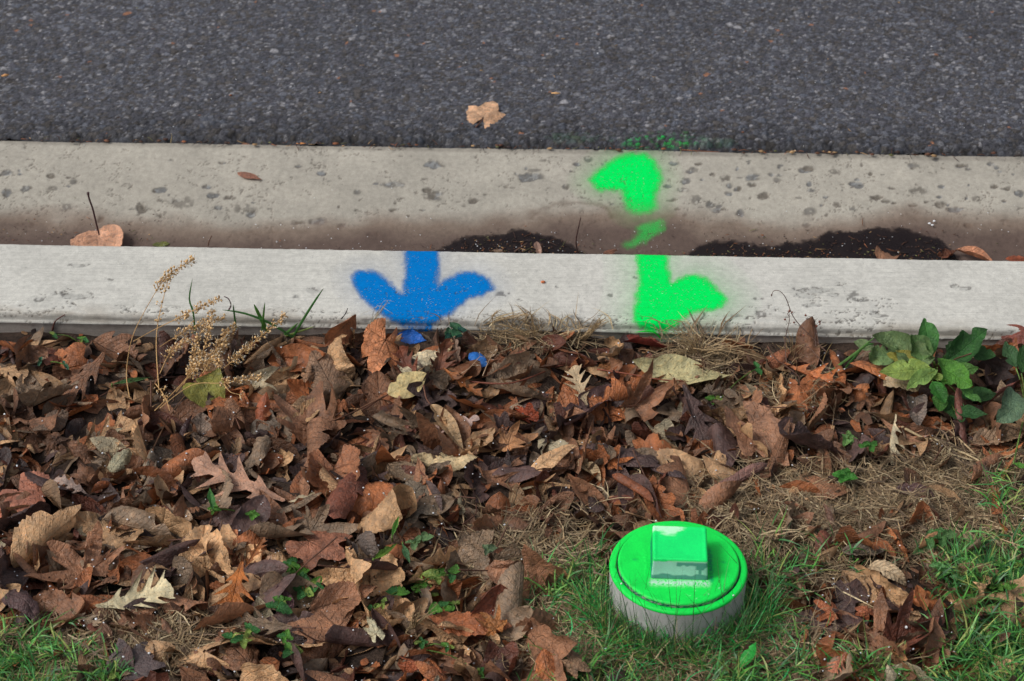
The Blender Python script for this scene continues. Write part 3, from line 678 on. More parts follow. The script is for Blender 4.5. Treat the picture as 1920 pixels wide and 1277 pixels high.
def leaf_shape(kind, W=.6, nv=26, nu=8, r=None, damage=.0):
    """returns V(n,3), F, uv"""
    r = r or rng
    if kind == 'maple' or kind == 'broad':
        na, nr = (64, 5) if nv > 20 else (34, 3)
        th = np.linspace(-math.radians(158), math.radians(158), na)
        rad = np.full(na, .0)
        lob = [(0, 1.0), (.80, .86), (-.80, .86), (1.72, .56), (-1.72, .56)]
        sg = .26 if kind == 'maple' else .52
        for a0, l in lob:
            d = np.abs(th-a0*(1+.06*r.normal())); rad = np.maximum(rad, l*(1+.06*r.normal())/(1+(d/sg)**1.7))
            for t in (-.17, .17):
                d2 = np.abs(th-a0-t); rad = np.maximum(rad, l*.80/(1+(d2/.09)**1.8)) if kind == 'maple' else rad
        rad = np.maximum(rad, .28 if kind == 'maple' else .52)*(1+.05*(np.arange(na) % 2)*(1 if na > 40 else 0))
        rad *= .70
        rings = np.linspace(.04, 1, nr+1)
        A, Rr = np.meshgrid(th, rings, indexing='ij'); rr = Rr*rad[:, None]
        V = np.stack([rr*np.sin(A)*W/.72, rr*np.cos(A)+.27, rr*0], -1)
        for a0, _ in lob: V[..., 2] -= .035*np.exp(-((A-a0)/.10)**2)*Rr*(1-Rr*.5)
        V[..., 2] += .012*np.sin(Rr*22+A*3)*Rr
        da = np.min([np.abs(A-a0) for a0, _ in lob], axis=0); uv = np.stack([np.sin(np.minimum(da, 1.3))*rr, rr], -1)
        return V.reshape(-1, 3), gridfaces(na, nr+1), uv.reshape(-1, 2)
    v, w = wprof(kind, nv, r)
    wl = w.copy(); wr = w.copy()
    if kind in ('oak', 'white_oak'): wr = np.interp(v, np.clip(v+.035, 0, 1), w); wl = wl*(1+.12*r.normal()); wr = wr*(1+.12*r.normal())
    if damage:
        for _ in range(int(1+damage*3)):
            c = r.uniform(.15, .95); m = 1-r.uniform(.2, .6)*np.exp(-((v-c)/r.uniform(.03, .08))**2)
            if r.random() < .5: wl = wl*m
            else: wr = wr*m
    u = np.linspace(-1, 1, nu+1); U_, V_ = np.meshgrid(u, v, indexing='ij')
    ww = np.where(U_ < 0, wl[None], wr[None])*W/2
    sweep = {'oak': .85, 'white_oak': .45, 'elm': .25, 'heart': .1, 'oval': .1, 'lance': 0}.get(kind, 0)
    x = U_*ww; y = V_+sweep*np.abs(U_)**1.3*ww*(1 if kind != 'heart' else -.6)
    y = y*(1/1.0); P = np.stack([x, y, x*0], -1)
    if kind in ('elm', 'heart', 'oval') and nv > 20: P[..., 2] = (.014 if kind != 'oval' else .005)*np.sin((V_-.75*np.abs(x))*2*np.pi*9)*np.minimum(abs(U_)*2.5, 1) - .02*np.exp(-(U_/.12)**2)
    uv = np.stack([x, V_+0*x], -1)
    return P.reshape(-1, 3), gridfaces(nu+1, nv), uv.reshape(-1, 2)
def bend(P, phi, k, s0=0.0, cx=0, cy=.5):
    if abs(k) < 1e-3: return P
    d = np.array([math.cos(phi), math.sin(phi)]); q = P[:, :2]-np.array([cx, cy]); s = q@d; sg = np.sign(s); t = np.maximum(abs(s)-s0, 0)
    a = k*t; rz = P[:, 2]
    ns_ = sg*(np.minimum(abs(s), s0)+np.where(t > 0, np.sin(a)/k, 0)-np.sin(a)*rz); nz = (1-np.cos(a))/k+np.cos(a)*rz
    out = P.copy(); out[:, :2] += np.outer(ns_-s, d); out[:, 2] = nz; return out
def roll(P, k, off=-.3):
    s = P[:, 0]-P[:, 0].min(); a = k*s; r_ = (1+.35*s/max(s.max(), 1e-6))/k*1.0
    out = P.copy(); out[:, 0] = r_*np.sin(a)-0; out[:, 2] = r_*(1-np.cos(a))*.9+P[:, 2]; return out
def crinkle(P, amp, r, f=5):
    o = r.uniform(0, 200, 2)
    n = (fbm(P[:, 0]*f+o[0], P[:, 1]*f+o[1], 1, 3)-.5)*2; e = (vn(P[:, 0]*f*2.2+o[1], P[:, 1]*f*2.2, 2)-.5)*np.minimum(abs(P[:, 0])*3.2, 1.2)
    out = P.copy(); out[:, 2] += amp*(n*.8+e); out[:, 0] += amp*.5*e; return out
FORMS = {  # name: (cup, bend, fold, crinkle, roll)
    'flat': (.6, .5, .08, .05, 0), 'cup': (2.6, .8, .15, .07, 0), 'curl': (3.6, 2.2, .2, .09, 0), 'fold': (1.0, .8, .75, .05, 0),
    'roll': (0, .5, 0, .05, 9.5), 'crumple': (2.4, 2.8, .35, .17, 0), 'arch': (.9, 2.6, .15, .06, 0), 'halfroll': (0, .7, 0, .05, 5.5)}
def deform(P, form, r, sgn=None, W=.6):
    cup, bd, fold, cr, rl = FORMS[form]; sg = sgn if sgn is not None else (1 if r.random() < .6 else -1)
    P = crinkle(P, cr*.55, r)
    if fold: a = fold*sg*r.uniform(.6, 1.3); x = P[:, 0].copy(); P = P.copy(); P[:, 2] += abs(x)*math.sin(a); P[:, 0] = x*math.cos(a)
    if rl: P = roll(P, rl*r.uniform(.85, 1.15)*(.5/max(W, .2))); P[:, 0] -= P[:, 0].mean()
    P = bend(P, r.normal()*.35, sg*cup*r.uniform(.6, 1.3), r.uniform(0, .12))
    P = bend(P, math.pi/2+r.normal()*.4, sg*bd*r.uniform(.3, 1.2)*(1 if r.random() < .8 else -1), r.uniform(0, .2))
    a = r.normal()*.5*(P[:, 1]-.5); c, s = np.cos(a), np.sin(a); x, z = P[:, 0].copy(), P[:, 2].copy(); P[:, 0] = x*c-z*s; P[:, 2] = x*s+z*c
    return P
def basis(n, hd):
    n = n/np.linalg.norm(n); hd = hd-n*np.dot(hd, n); hd /= np.linalg.norm(hd); return np.cross(hd, n), hd, n
def place(P, c, L, n, hd):
    s, h_, n_ = basis(n, hd); return c+L*(P[:, :1]*s+(P[:, 1:2]-.5)*h_+P[:, 2:3]*n_)

# ------------------------------------------------------------------ deep litter nobody could count: small broken leaves
PALS = [((84, 62, 57), 'dark plum-brown', .12), ((134, 92, 66), 'mid brown', .28), ((164, 98, 58), 'russet', .17), ((188, 146, 106), 'tan', .18), ((132, 108, 86), 'grey-brown', .16), ((192, 174, 142), 'cream', .03), ((112, 62, 44), 'dark red-brown', .05)]
PW = np.array([p[2] for p in PALS]); PW = PW/PW.sum()
LIB = [(lambda k, f, W: (k, f, W))(k, f, W) for k, f, W in (('oval', 'curl', .5), ('elm', 'crumple', .6), ('oak', 'curl', .75), ('maple', 'crumple', .8), ('oval', 'halfroll', .5), ('elm', 'cup', .62), ('lance', 'fold', .28), ('broad', 'crumple', .85), ('white_oak', 'curl', .6), ('oval', 'arch', .5), ('oval', 'fold', .5), ('lance', 'roll', .3))]
TPL = []
for rep in range(4):
    for k, f, W in LIB:
        P, F, uv = leaf_shape(k, W, 13, 4); TPL.append((deform(P, f, rng, W=W), F, uv))
bag = Bag(); cnt = 0
for it in range(6300):
    x = rng.uniform(-.84, .76); y = rng.uniform(.98, KY0-.012)
    px, py = topx(np.array([x, y, .01])); dl = float(dens_leaf(px, py))
    if rng.random() > dl: continue
    if np.hypot(x-capc[0], y-capc[1]) < CR+.018: continue
    P, F, uv = TPL[rng.integers(len(TPL))]
    L = rng.uniform(.022, .062); th = rng.uniform(0, 2*math.pi)
    n = np.array([rng.normal()*.6, rng.normal()*.6-.1, 1]); Q = place(P, np.array([x, y, 0]), L, n, np.array([math.cos(th), math.sin(th), 0]))
    if Q[:, 1].max() > KY0-.002: continue
    Q[:, 2] += settle(Q, 55, it % 2 == 0)
    col = s2l(PALS[rng.choice(len(PALS), p=PW)][0])*rng.uniform(.45, 1.0)*np.array([.97, 1.03, 1.06])
    bag.add(Q, F, np.append(col, rng.uniform(.1, 1)), uv); cnt += 1
# crumbs
CRB = [leaf_shape('oval', .8, 4, 2), leaf_shape('elm', .5, 5, 2)]
for it in range(4200):
    x = rng.uniform(-.8, .72); y = rng.uniform(1.12, KY0-.004)
    if np.hypot(x-capc[0], y-capc[1]) < CR+.006: continue
    P, F, uv = CRB[it % 2]; th = rng.uniform(0, 6.28); n = rng.normal(size=3)*.6+np.array([0, 0, 1])
    if rng.random() < .6*float(dens_leaf(*topx(np.array([x, y, 0])))): continue
    Q = place(bend(P, .5, rng.uniform(-3, 3)), np.array([x, y, hat(x, y)+.002]), rng.uniform(.004, .013), n, np.array([math.cos(th), math.sin(th), .01]))
    bag.add(Q, F, np.append(s2l(PALS[rng.choice(len(PALS), p=PW)][0])*rng.uniform(.45, 1.0), .2), uv)
obj('leaf_litter', bag.mesh('leaf_litter', M_DRY), kind='stuff', label='deep layer of small broken brown leaves under the larger ones')

# ------------------------------------------------------------------ dead thatch and green grass
def strips(n, xy, th, L, w, z0, lift, curve, col, segs=4, droop=0.0, drape=False):
    """n thin blades: arrays -> V, F, T"""
    t = np.linspace(0, 1, segs+1)[None]; ang = th[:, None]+curve[:, None]*t
    ds = (L/segs)[:, None]*np.ones_like(t); el = lift[:, None]-droop[:, None]*t if np.ndim(droop) else lift[:, None]-droop*t
    dx = np.cos(ang)*np.cos(el)*ds; dy = np.sin(ang)*np.cos(el)*ds; dz = np.sin(el)*ds
    X = xy[:, :1]+np.cumsum(dx, 1)-dx[:, :1]; Y = xy[:, 1:]+np.cumsum(dy, 1)-dy[:, :1]; Zz = z0[:, None]+np.cumsum(dz, 1)-dz[:, :1]
    if drape:
        i, j = hcell(np.stack([X.ravel(), Y.ravel(), Zz.ravel()], 1)); g_ = HM[i, j].reshape(X.shape)
        hg = .35*g_+.65*g_.mean(1)[:, None]; Zz = np.maximum(hg+.001, 0)+np.abs(Zz-z0[:, None])+z0[:, None]*0+rng.uniform(0, .005, (n, 1))
    wd = w[:, None]*np.interp(t, [0, .3, 1], [.8, 1, .08])
    px_ = -np.sin(ang); py_ = np.cos(ang); roll_ = rng.uniform(-.9, .9, (n, 1))
    A = np.stack([X-px_*wd*np.cos(roll_), Y-py_*wd*np.cos(roll_), Zz-wd*np.sin(roll_)], -1); B = np.stack([X+px_*wd*np.cos(roll_), Y+py_*wd*np.cos(roll_), Zz+wd*np.sin(roll_)], -1)
    V = np.stack([A, B], 2).reshape(-1, 3); m = segs+1
    b = (np.arange(n)*m*2)[:, None]+(np.arange(segs)*2)[None]; F = np.stack([b, b+1, b+3, b+2], -1).reshape(-1, 4)
    return V, F, np.repeat(col, m*2, 0)
def scatter(n, L, x0=-.82, x1=.74, y0=1.08, y1=KY0-.004, p=1.0, keep=.004):
    out = []
    while len(out) < n:
        x = rng.uniform(x0, x1, 4000); y = rng.uniform(y0, y1, 4000); px, py = topx(np.stack([x, y, x*0+.005], 1))
        ok = (rng.random(4000) < blobs(px, py, L)**p) & (np.hypot(x-capc[0], y-capc[1]) > CR+keep)
        out += list(zip(x[ok], y[ok]))
    return np.array(out[:n])
SC_ = np.array([s2l(c) for c in ((176, 150, 112), (150, 124, 92), (196, 176, 138), (120, 98, 76), (165, 142, 110), (134, 112, 84))])
n = 14000; xy = scatter(n, STRAW); 
V, F, T = strips(n, xy, rng.uniform(0, 6.28, n), rng.uniform(.010, .05, n), rng.uniform(.0003, .0009, n), xy[:, 0]*0, rng.normal(0, .10, n), rng.normal(0, 1.2, n), SC_[rng.integers(0, 6, n)]*rng.uniform(.35, .95, (n, 1)), 4, 0.0, True)
bad = (np.hypot(V[:, 0]-capc[0], V[:, 1]-capc[1]) < CR+.001); F = F[~bad[F].any(1)]
obj('dead_grass', mesh('dead_grass', V, F, M_STRAW, T), kind='stuff', label='matted straw coloured dead grass between the leaves')
i, j = np.meshgrid(np.arange(HNX), np.arange(HNY), indexing='ij')

# ------------------------------------------------------------------ individual fallen leaves
LEAVES = []          # (px, py, short name) landmarks
def stalk_mesh(base, dirv, L, up, bendv, col, r0=.0007):
    P = [base, base+dirv*L*.35+np.array([0, 0, up*.2]), base+dirv*L*.7+np.array([0, 0, up*.55])+bendv*.5, base+dirv*L+np.array([0, 0, up])+bendv]
    V, F = tube(spline(P, 9), np.linspace(r0*.8, r0*1.25, 9), 5); return mesh('stalk', V, F, M_STALK, col)
NAMES = {'oak': 'oak_leaf', 'white_oak': 'oak_leaf', 'maple': 'maple_leaf', 'broad': 'sycamore_leaf', 'elm': 'elm_leaf', 'oval': 'pear_leaf', 'lance': 'willow_leaf', 'heart': 'linden_leaf'}
def hero(kind, form, tail, tip, W, colr, label, short, face=0.0, stalk=.0, sgn=None, vein=.8, z=None, q=80, stalk_up=.0, roll_=0.0, seed=None, kid=None, lift=0.0, spread=1.0, group='fallen leaves on the verge'):
    r = np.random.default_rng(seed if seed is not None else int(tail[0]*7+tail[1]*13))
    P0, F, uv = leaf_shape(kind, W, 34, 10, r, .3); P0 = deform(P0, form, r, sgn, W)
    m = ((tail[0]+tip[0])/2, (tail[1]+tip[1])/2)
    if face >= .5 and q == 80 and max(tail[1], tip[1]) < 760: q = 'foot'
    zc = z if z is not None else hat(*onz(m[0], m[1], .02)[:2])+.008
    tocam = None
    for it in range(3):
        c = onz(m[0], m[1], zc); tc = (_C-c)/np.linalg.norm(_C-c)
        n = (1-face)*np.array([0, 0, 1.0])+face*tc; n = n/np.linalg.norm(n)
        if roll_: n = n+roll_*_R; n /= np.linalg.norm(n)
        A = onplane(*tail, c, n); B = onplane(*tip, c, n); L = np.linalg.norm(B-A); hd = (B-A)/L
        Q = place(P0, c, L, n, hd)
        if z is not None: break
        if q == 'foot':
            lo_ = Q[Q[:, 2] < np.percentile(Q[:, 2], 8)]; lo_ = lo_.copy(); lo_[:, 1] = np.minimum(lo_[:, 1], KY0-.008); i_, j_ = hcell(lo_); dz = HM[i_, j_].mean()-lo_[:, 2].mean()
        else: dz = settle(Q, q, False)
        if it < 2: zc += dz
    if z is None:
        Q[:, 2] += dz
        if q != 'foot': settle(Q, q, True)
    Q[:, 2] += lift
    base = Q[np.argmin(((P0-np.array([0, P0[:, 1].min() if kind not in ('maple', 'broad') else .27, 0]))**2).sum(1))]
    root = obj(NAMES[kind], None, label=label, cat='leaf', group=group, loc=tuple(c))
    Vl = Q-c
    obj('blade', mesh('blade', Vl, F, M_DRY if kid is None else kid, np.append(s2l(colr)*np.array([1.0, 1.05, 1.02]), vein), uv), root)
    if stalk:
        s_, h_, n_ = basis(n, hd); rr = np.random.default_rng(int(tail[0]))
        obj('stalk', stalk_mesh(base-c, -h_, stalk*L, stalk_up, s_*rr.normal()*.006, s2l((96, 62, 46)), .0006+.0003*L/.06), root)
    if short:
        LEAVES.append((m[0], m[1], short))
    return root

# first the generic ones (they lie under the special ones); labels are given afterwards
GEN = []
KW = [('oak', .75, .09), ('maple', .95, .06), ('elm', .68, .27), ('oval', .52, .25), ('broad', .95, .14), ('heart', .85, .09), ('white_oak', .6, .04), ('lance', .26, .06)]
KP_ = np.array([k[2] for k in KW]); KP_ = KP_/KP_.sum()
fr_names = list(FORMS); FP = {'flat': .10, 'cup': .15, 'curl': .19, 'fold': .14, 'roll': .10, 'crumple': .18, 'arch': .07, 'halfroll': .07}
fr_p = np.array([FP[f] for f in fr_names]); fr_p /= fr_p.sum()
WORD = {'flat': 'flat', 'cup': 'cupped', 'curl': 'curled', 'fold': 'folded', 'roll': 'tightly rolled', 'crumple': 'crumpled', 'arch': 'arched', 'halfroll': 'half-rolled'}
KNAME = {'oak': 'pointed oak leaf', 'maple': 'maple leaf', 'elm': 'toothed leaf', 'oval': 'oval leaf', 'broad': 'broad lobed leaf', 'heart': 'heart-shaped leaf', 'white_oak': 'round-lobed oak leaf', 'lance': 'narrow leaf'}
NGEN = 212; tries = 0; placed = []
while len(GEN) < NGEN and tries < 9000:
    tries += 1
    px = rng.uniform(-30, 1950); py = rng.uniform(635, 1300)
    if rng.random() > float(dens_leaf(px, py))**1.3: continue
    dmin = min([np.hypot(px-a, (py-b)*1.5) for a, b in placed] or [999])
    if dmin < 42: continue
    c = onz(px, py, .02)
    if np.hypot(c[0]-capc[0], c[1]-capc[1]) < CR+.034 or c[1] > KY0-.014: continue
    ki = rng.choice(len(KW), p=KP_); kind, W, _ = KW[ki]; W *= rng.uniform(.85, 1.15)
    form = fr_names[rng.choice(len(fr_names), p=fr_p)]
    if kind in ('oval', 'lance') and form == 'flat' and rng.random() < .6: form = 'roll'
    if kind in ('maple', 'broad', 'oak') and form in ('roll', 'halfroll'): form = 'curl'
    L = rng.uniform(.040, .068)*(.90+.36*float(dens_leaf(px, py)))*(1.1 if kind in ('oak', 'broad', 'maple') else 1)
    P0, F, uv = leaf_shape(kind, W, 30, 8, rng, rng.random()); P0 = deform(P0, form, rng, None, W)
    th = rng.uniform(0, 6.283); n = np.array([rng.normal()*.55, rng.normal()*.55-.2, 1]); hd = np.array([math.cos(th), math.sin(th), 0])
    Q = place(P0, np.array([c[0], c[1], 0]), L, n, hd)
    if Q[:, 1].max() > KY0-.003 or np.hypot(Q[:, 0]-capc[0], Q[:, 1]-capc[1]).min() < CR+.004: continue
    Q[:, 2] += settle(Q, 68)
    pi = rng.choice(len(PALS), p=PW); col = s2l(PALS[pi][0])*rng.uniform(.78, 1.45)*np.array([.97, 1.03, 1.06])
    if kind == 'oval' and rng.random() < .3: pi = 0; col = s2l(PALS[0][0])
    if kind == 'lance' and pi == 5: pi = 3
    org = Q.mean(0)
    o = obj(NAMES[kind], mesh(NAMES[kind], Q-org, F, M_DRY, np.append(col, rng.uniform(.3, 1) if kind != 'oval' else rng.uniform(0, .4)), uv), cat='leaf', group='fallen leaves on the verge', loc=tuple(org))
    if rng.random() < .3:
        s_, h_, n_ = basis(n, hd); b0 = Q[np.argmin(((P0-np.array([0, P0[:, 1].min() if kind not in ('maple', 'broad') else .27, 0]))**2).sum(1))]
        obj('stalk', stalk_mesh(b0-org, -h_, L*rng.uniform(.3, .7), rng.uniform(.0, .012), s_*rng.normal()*.006, s2l((92, 62, 48))*rng.uniform(.7, 1.3)), o)
    a_, b_ = topx(org); GEN.append([o, float(a_), float(b_), PALS[pi][1], WORD[form], KNAME[kind], L]); placed.append((px, py))

# the leaves one would point at; tail and tip measured in the photograph
O_ = dict
TAN, CREAM, RUS, PLUM = (188, 150, 116), (206, 192, 160), (152, 90, 58), (84, 62, 62)
HERO = [
 ('broad', 'cup', (735, 610), (690, 708), .78, (208, 134, 92), 'large bright orange-tan rounded leaf propped against the kerb by the blue arrow', 'the orange-tan rounded leaf', O_(face=.75, vein=.9, sgn=-1)),
 ('oval', 'halfroll', (665, 592), (618, 660), .7, (160, 102, 70), 'orange-brown half-rolled leaf standing beside the orange-tan rounded leaf', 'the standing half-rolled leaf', O_(face=.6)),
 ('elm', 'cup', (635, 745), (585, 655), .75, (138, 106, 84), 'large crinkled brown toothed leaf with raised veins', 'the large crinkled brown leaf', O_(face=.45, vein=1)),
 ('oak', 'curl', (790, 745), (748, 652), .8, (118, 62, 40), 'glossy red-brown pin oak leaf with horned lobes below the blue arrow', 'the horned red-brown oak leaf', O_(face=.5, vein=.3)),
 ('oak', 'curl', (815, 745), (838, 640), .62, (112, 66, 46), 'dark upright oak leaf with pointed lobes under the kerb paint', 'the upright dark oak leaf', O_(face=.7, vein=.3)),
 ('oak', 'fold', (830, 700), (905, 755), .6, (150, 90, 46), 'amber-edged folded oak leaf trailing away from the blue arrow', 'the amber-edged oak leaf', O_(vein=.3, face=.3)),
 ('oval', 'fold', (745, 675), (800, 702), .75, (122, 108, 98), 'small grey folded leaf beneath the horned oak leaf', 'the small grey folded leaf', O_(face=.4)),
 ('oval', 'cup', (745, 628), (800, 640), .6, (16, 84, 168), 'blue-sprayed leaf lying at the foot of the blue arrow', 'the blue leaf at the arrow foot', O_(face=.6, vein=.1)),
 ('oval', 'flat', (728, 745), (800, 705), .7, (190, 168, 120), 'pale straw-yellow oval leaf crossed by a thin stalk', 'the straw-yellow oval leaf', O_(face=.4, stalk=.7, vein=.25, lift=.004)),
 ('oval', 'cup', (880, 678), (912, 702), .9, (20, 96, 176), 'small round leaf sprayed bright blue among brown leaves', 'the blue-painted leaf', O_(face=.6, vein=.1, lift=.003)),
 ('white_oak', 'fold', (862, 690), (848, 630), .42, (158, 128, 112), 'pinkish tan narrow lobed leaf standing near the blue-painted leaf', 'the pinkish narrow lobed leaf', O_(face=.7, vein=.2)),
 ('oval', 'halfroll', (890, 660), (872, 618), .9, (118, 80, 66), 'brown scroll-like leaf standing against the kerb between arrow and straw', 'the standing brown scroll leaf', O_(face=.7)),
 ('oak', 'flat', (1100, 768), (1074, 694), .78, (186, 160, 128), 'pale tan toothed leaf lying open below the straw tuft', 'the pale tan open leaf', O_(face=.35, vein=.35, lift=.004)),
 ('oval', 'curl', (1060, 805), (1150, 725), .5, (100, 74, 72), 'dull plum leaf curled beside the pale tan open leaf', 'the dull plum curled leaf', O_(vein=.2)),
 ('broad', 'fold', (1000, 800), (965, 765), .9, (150, 68, 40), 'small vivid red-rust leaf fragment in the middle of the litter', 'the vivid rust fragment', O_(face=.5)),
 ('maple', 'cup', (930, 850), (1015, 822), .85, (172, 122, 84), 'light brown maple leaf with sharp tips pointing toward the lawn plug', 'the light brown maple leaf', O_(face=.35, vein=.5, lift=.004)),
 ('white_oak', 'flat', (795, 815), (898, 785), .36, (182, 152, 144), 'pale pinkish grey leaf lying smooth side up', 'the pale pinkish smooth leaf', O_(vein=.1, face=.2)),
 ('oval', 'fold', (808, 765), (868, 850), .42, (166, 136, 104), 'long olive-tan folded leaf slanting over the pale pinkish leaf', 'the olive-tan slanting leaf', O_(face=.3, vein=.4, stalk=.4, lift=.004)),
 ('elm', 'crumple', (770, 868), (895, 862), .5, (198, 172, 134), 'cream curled toothed leaf with brown rim', 'the cream curled toothed leaf', O_(face=.4, vein=.4, lift=.003)),
 ('broad', 'cup', (625, 855), (630, 955), .95, (152, 98, 68), 'widest rounded orange-brown leaf with fine veins', 'the widest orange-brown leaf', O_(face=.15, vein=.7, lift=.003)),
 ('elm', 'cup', (725, 875), (790, 910), .8, (136, 112, 90), 'grey-brown toothed leaf with dark vein net', 'the dark-veined grey-brown leaf', O_(vein=1)),
 ('broad', 'flat', (745, 925), (835, 960), .95, (122, 106, 90), 'large flat grey leaf pressed on the ground with map-like veins', 'the large flat grey leaf', O_(vein=1, q=60)),
 ('oval', 'roll', (800, 905), (832, 965), .35, (98, 78, 74), 'thin plum-grey rolled leaf standing on the flat grey leaf', 'the thin plum-grey roll', O_(face=.4)),
 ('oak', 'flat', (534, 946), (360, 872), .62, (178, 134, 112), 'long pinkish tan red oak leaf with deep forked lobes', 'the long forked oak leaf', O_(face=.3, vein=.3, lift=.006, sgn=-1)),
 ('heart', 'flat', (372, 762), (412, 692), .95, (134, 130, 58), 'mottled yellow-green leaf under the dry seed heads', 'the yellow-green leaf', O_(face=.45, vein=.3, lift=.004)),
 ('broad', 'cup', (447, 812), (430, 765), 1.1, (140, 98, 72), 'rounded brown leaf creased like a shell below the seed heads', 'the shell-creased brown leaf', O_(face=.5, vein=.8, stalk=.5)),
 ('oval', 'fold', (548, 800), (612, 745), .55, (182, 142, 104), 'tan pinched leaf tip catching light beside the crinkled leaf', 'the tan pinched leaf', O_(face=.4)),
 ('maple', 'fold', (580, 740), (580, 695), .9, (150, 110, 82), 'tan-brown folded maple leaf below the seed heads', 'the folded tan-brown maple leaf', O_(face=.5)),
 ('oval', 'fold', (485, 802), (500, 735), .5, (158, 84, 52), 'upright orange pointed leaf like a small flame', 'the flame-like orange leaf', O_(face=.75, vein=.1)),
 ('oval', 'roll', (342, 850), (355, 775), .32, (84, 60, 60), 'dark purple rolled leaf standing upright below the seed heads', 'the upright purple roll', O_(face=.6)),
 ('elm', 'cup', (375, 835), (378, 775), .8, (126, 106, 94), 'grey crinkled leaf beside the upright purple roll', 'the grey crinkled leaf', O_(face=.4, vein=1)),
 ('elm', 'crumple', (205, 890), (245, 845), .95, (154, 146, 122), 'small pale grey-green crumpled leaf', 'the grey-green crumpled leaf', O_(face=.5, vein=.8, lift=.004)),
 ('elm', 'fold', (272, 900), (282, 840), .8, (136, 120, 104), 'grey twisted leaf next to the grey-green crumpled leaf', 'the grey twisted leaf', O_(face=.5)),
 ('oak', 'curl', (170, 930), (95, 895), .6, (168, 142, 132), 'pale lilac-grey lobed leaf fragment', 'the lilac-grey lobed fragment', O_(face=.3, vein=.2, lift=.003)),
 ('oval', 'halfroll', (170, 925), (220, 905), .6, (170, 98, 58), 'small bright orange half-rolled leaf', 'the bright orange half-roll', O_(face=.3)),
 ('elm', 'cup', (60, 805), (128, 770), .8, (116, 92, 76), 'rounded dark tan leaf with wrinkled veins and a hole', 'the wrinkled dark tan leaf', O_(vein=1)),
 ('broad', 'flat', (20, 905), (75, 970), 1.0, (160, 102, 82), 'large salmon-brown leaf at the edge of the litter with yellow rim', 'the salmon-brown leaf', O_(vein=.4, lift=.003)),
 ('elm', 'halfroll', (75, 935), (150, 975), .8, (122, 96, 74), 'khaki-brown leaf rolled over beside the salmon-brown leaf', 'the khaki rolled leaf', O_(face=.3, vein=.6)),
 ('oval', 'fold', (262, 1058), (378, 1015), .55, (80, 54, 50), 'glossy chocolate leaf folded into a trough', 'the chocolate trough leaf', O_(face=.45, vein=.5, lift=.004)),
 ('oak', 'cup', (455, 1060), (430, 1165), .85, (170, 98, 42), 'golden orange narrow-lobed oak leaf hanging tips down', 'the golden orange oak leaf', O_(face=.45, vein=.5, lift=.006)),
 ('oak', 'fold', (460, 1075), (495, 1015), .5, (150, 88, 42), 'amber upper half of a narrow-lobed oak leaf with pointed tips', None, O_(face=.5, vein=.4, lift=.004)),
 ('oak', 'cup', (180, 1152), (325, 1112), 1.0, (200, 184, 150), 'large cream oak leaf with wide lobes near the grassy corner', 'the large cream oak leaf', O_(face=.25, vein=.25, lift=.005)),
 ('oak', 'crumple', (130, 1150), (205, 1180), .6, (168, 142, 118), 'torn pinkish beige leaf under the cream oak leaf', 'the torn beige leaf', O_(vein=.4)),
 ('broad', 'flat', (555, 1010), (645, 1048), .85, (146, 94, 72), 'flat reddish brown leaf sprinkled with white grains', 'the flat grain-sprinkled leaf', O_(vein=.5, lift=.003)),
 ('elm', 'crumple', (650, 1000), (705, 1040), .9, (110, 94, 86), 'dark grey wrinkled leaf beside the grain-sprinkled leaf', 'the dark grey wrinkled leaf', O_(vein=.9)),
 ('oval', 'curl', (-10, 1100), (85, 1155), .45, (88, 64, 64), 'long purple-brown curved leaf at the litter edge', 'the long curved purple leaf', O_(lift=.004)),
 ('maple', 'curl', (712, 1225), (690, 1160), .85, (204, 192, 160), 'cream pointed maple leaf near the small clovers', 'the cream pointed maple leaf', O_(face=.3, vein=.3, lift=.005)),
 ('elm', 'flat', (800, 1165), (960, 1180), .42, (158, 92, 56), 'long mottled orange leaf lying flat near the grass', 'the long mottled orange leaf', O_(vein=.5, lift=.003)),
 ('maple', 'cup', (940, 1200), (900, 1150), .8, (158, 100, 52), 'small golden brown maple leaf on the mottled orange leaf', 'the golden brown maple leaf', O_(face=.3, lift=.006)),
 ('maple', 'fold', (735, 1240), (840, 1262), .9, (156, 84, 54), 'copper maple leaf folded open at the lower edge', 'the copper maple leaf', O_(face=.25, lift=.004)),
 ('oak', 'fold', (532, 1095), (500, 1045), .6, (178, 138, 112), 'pale brown forked leaf on top of the clover patch', 'the pale brown forked leaf', O_(face=.4, vein=.2)),
 ('oval', 'curl', (545, 1165), (520, 1100), .6, (104, 72, 78), 'mauve-brown leaf behind the pale brown forked leaf', 'the mauve-brown leaf', O_(face=.3)),
 ('broad', 'flat', (225, 1270), (290, 1205), .95, (86, 72, 72), 'slate-coloured leaf by the grassy corner', 'the slate-coloured leaf', O_(face=.2, vein=.3)),
 ('oval', 'halfroll', (1160, 640), (1258, 665), .55, (126, 48, 40), 'deep red crumpled leaf beneath the green kerb arrow', 'the deep red leaf', O_(face=.6, vein=.3, lift=.003)),
 ('lance', 'arch', (1180, 685), (1375, 728), .34, (178, 166, 124), 'long pale olive leaf with a trace of green spray', 'the long pale olive leaf', O_(face=.35, vein=.35, lift=.006)),
 ('oval', 'halfroll', (1410, 668), (1352, 662), .6, (168, 106, 66), 'orange-brown scroll near the kerb beside dead grass', 'the orange-brown scroll', O_(face=.5)),
 ('broad', 'cup', (1430, 690), (1480, 650), .9, (150, 92, 64), 'rust leaf cupped at the foot of the dry weed', 'the rust cupped leaf', O_(face=.4)),
 ('oval', 'crumple', (1105, 680), (1155, 660), .8, (164, 104, 60), 'small ochre crumpled leaf between the straw and the deep red leaf', 'the ochre crumpled leaf', O_(face=.5)),
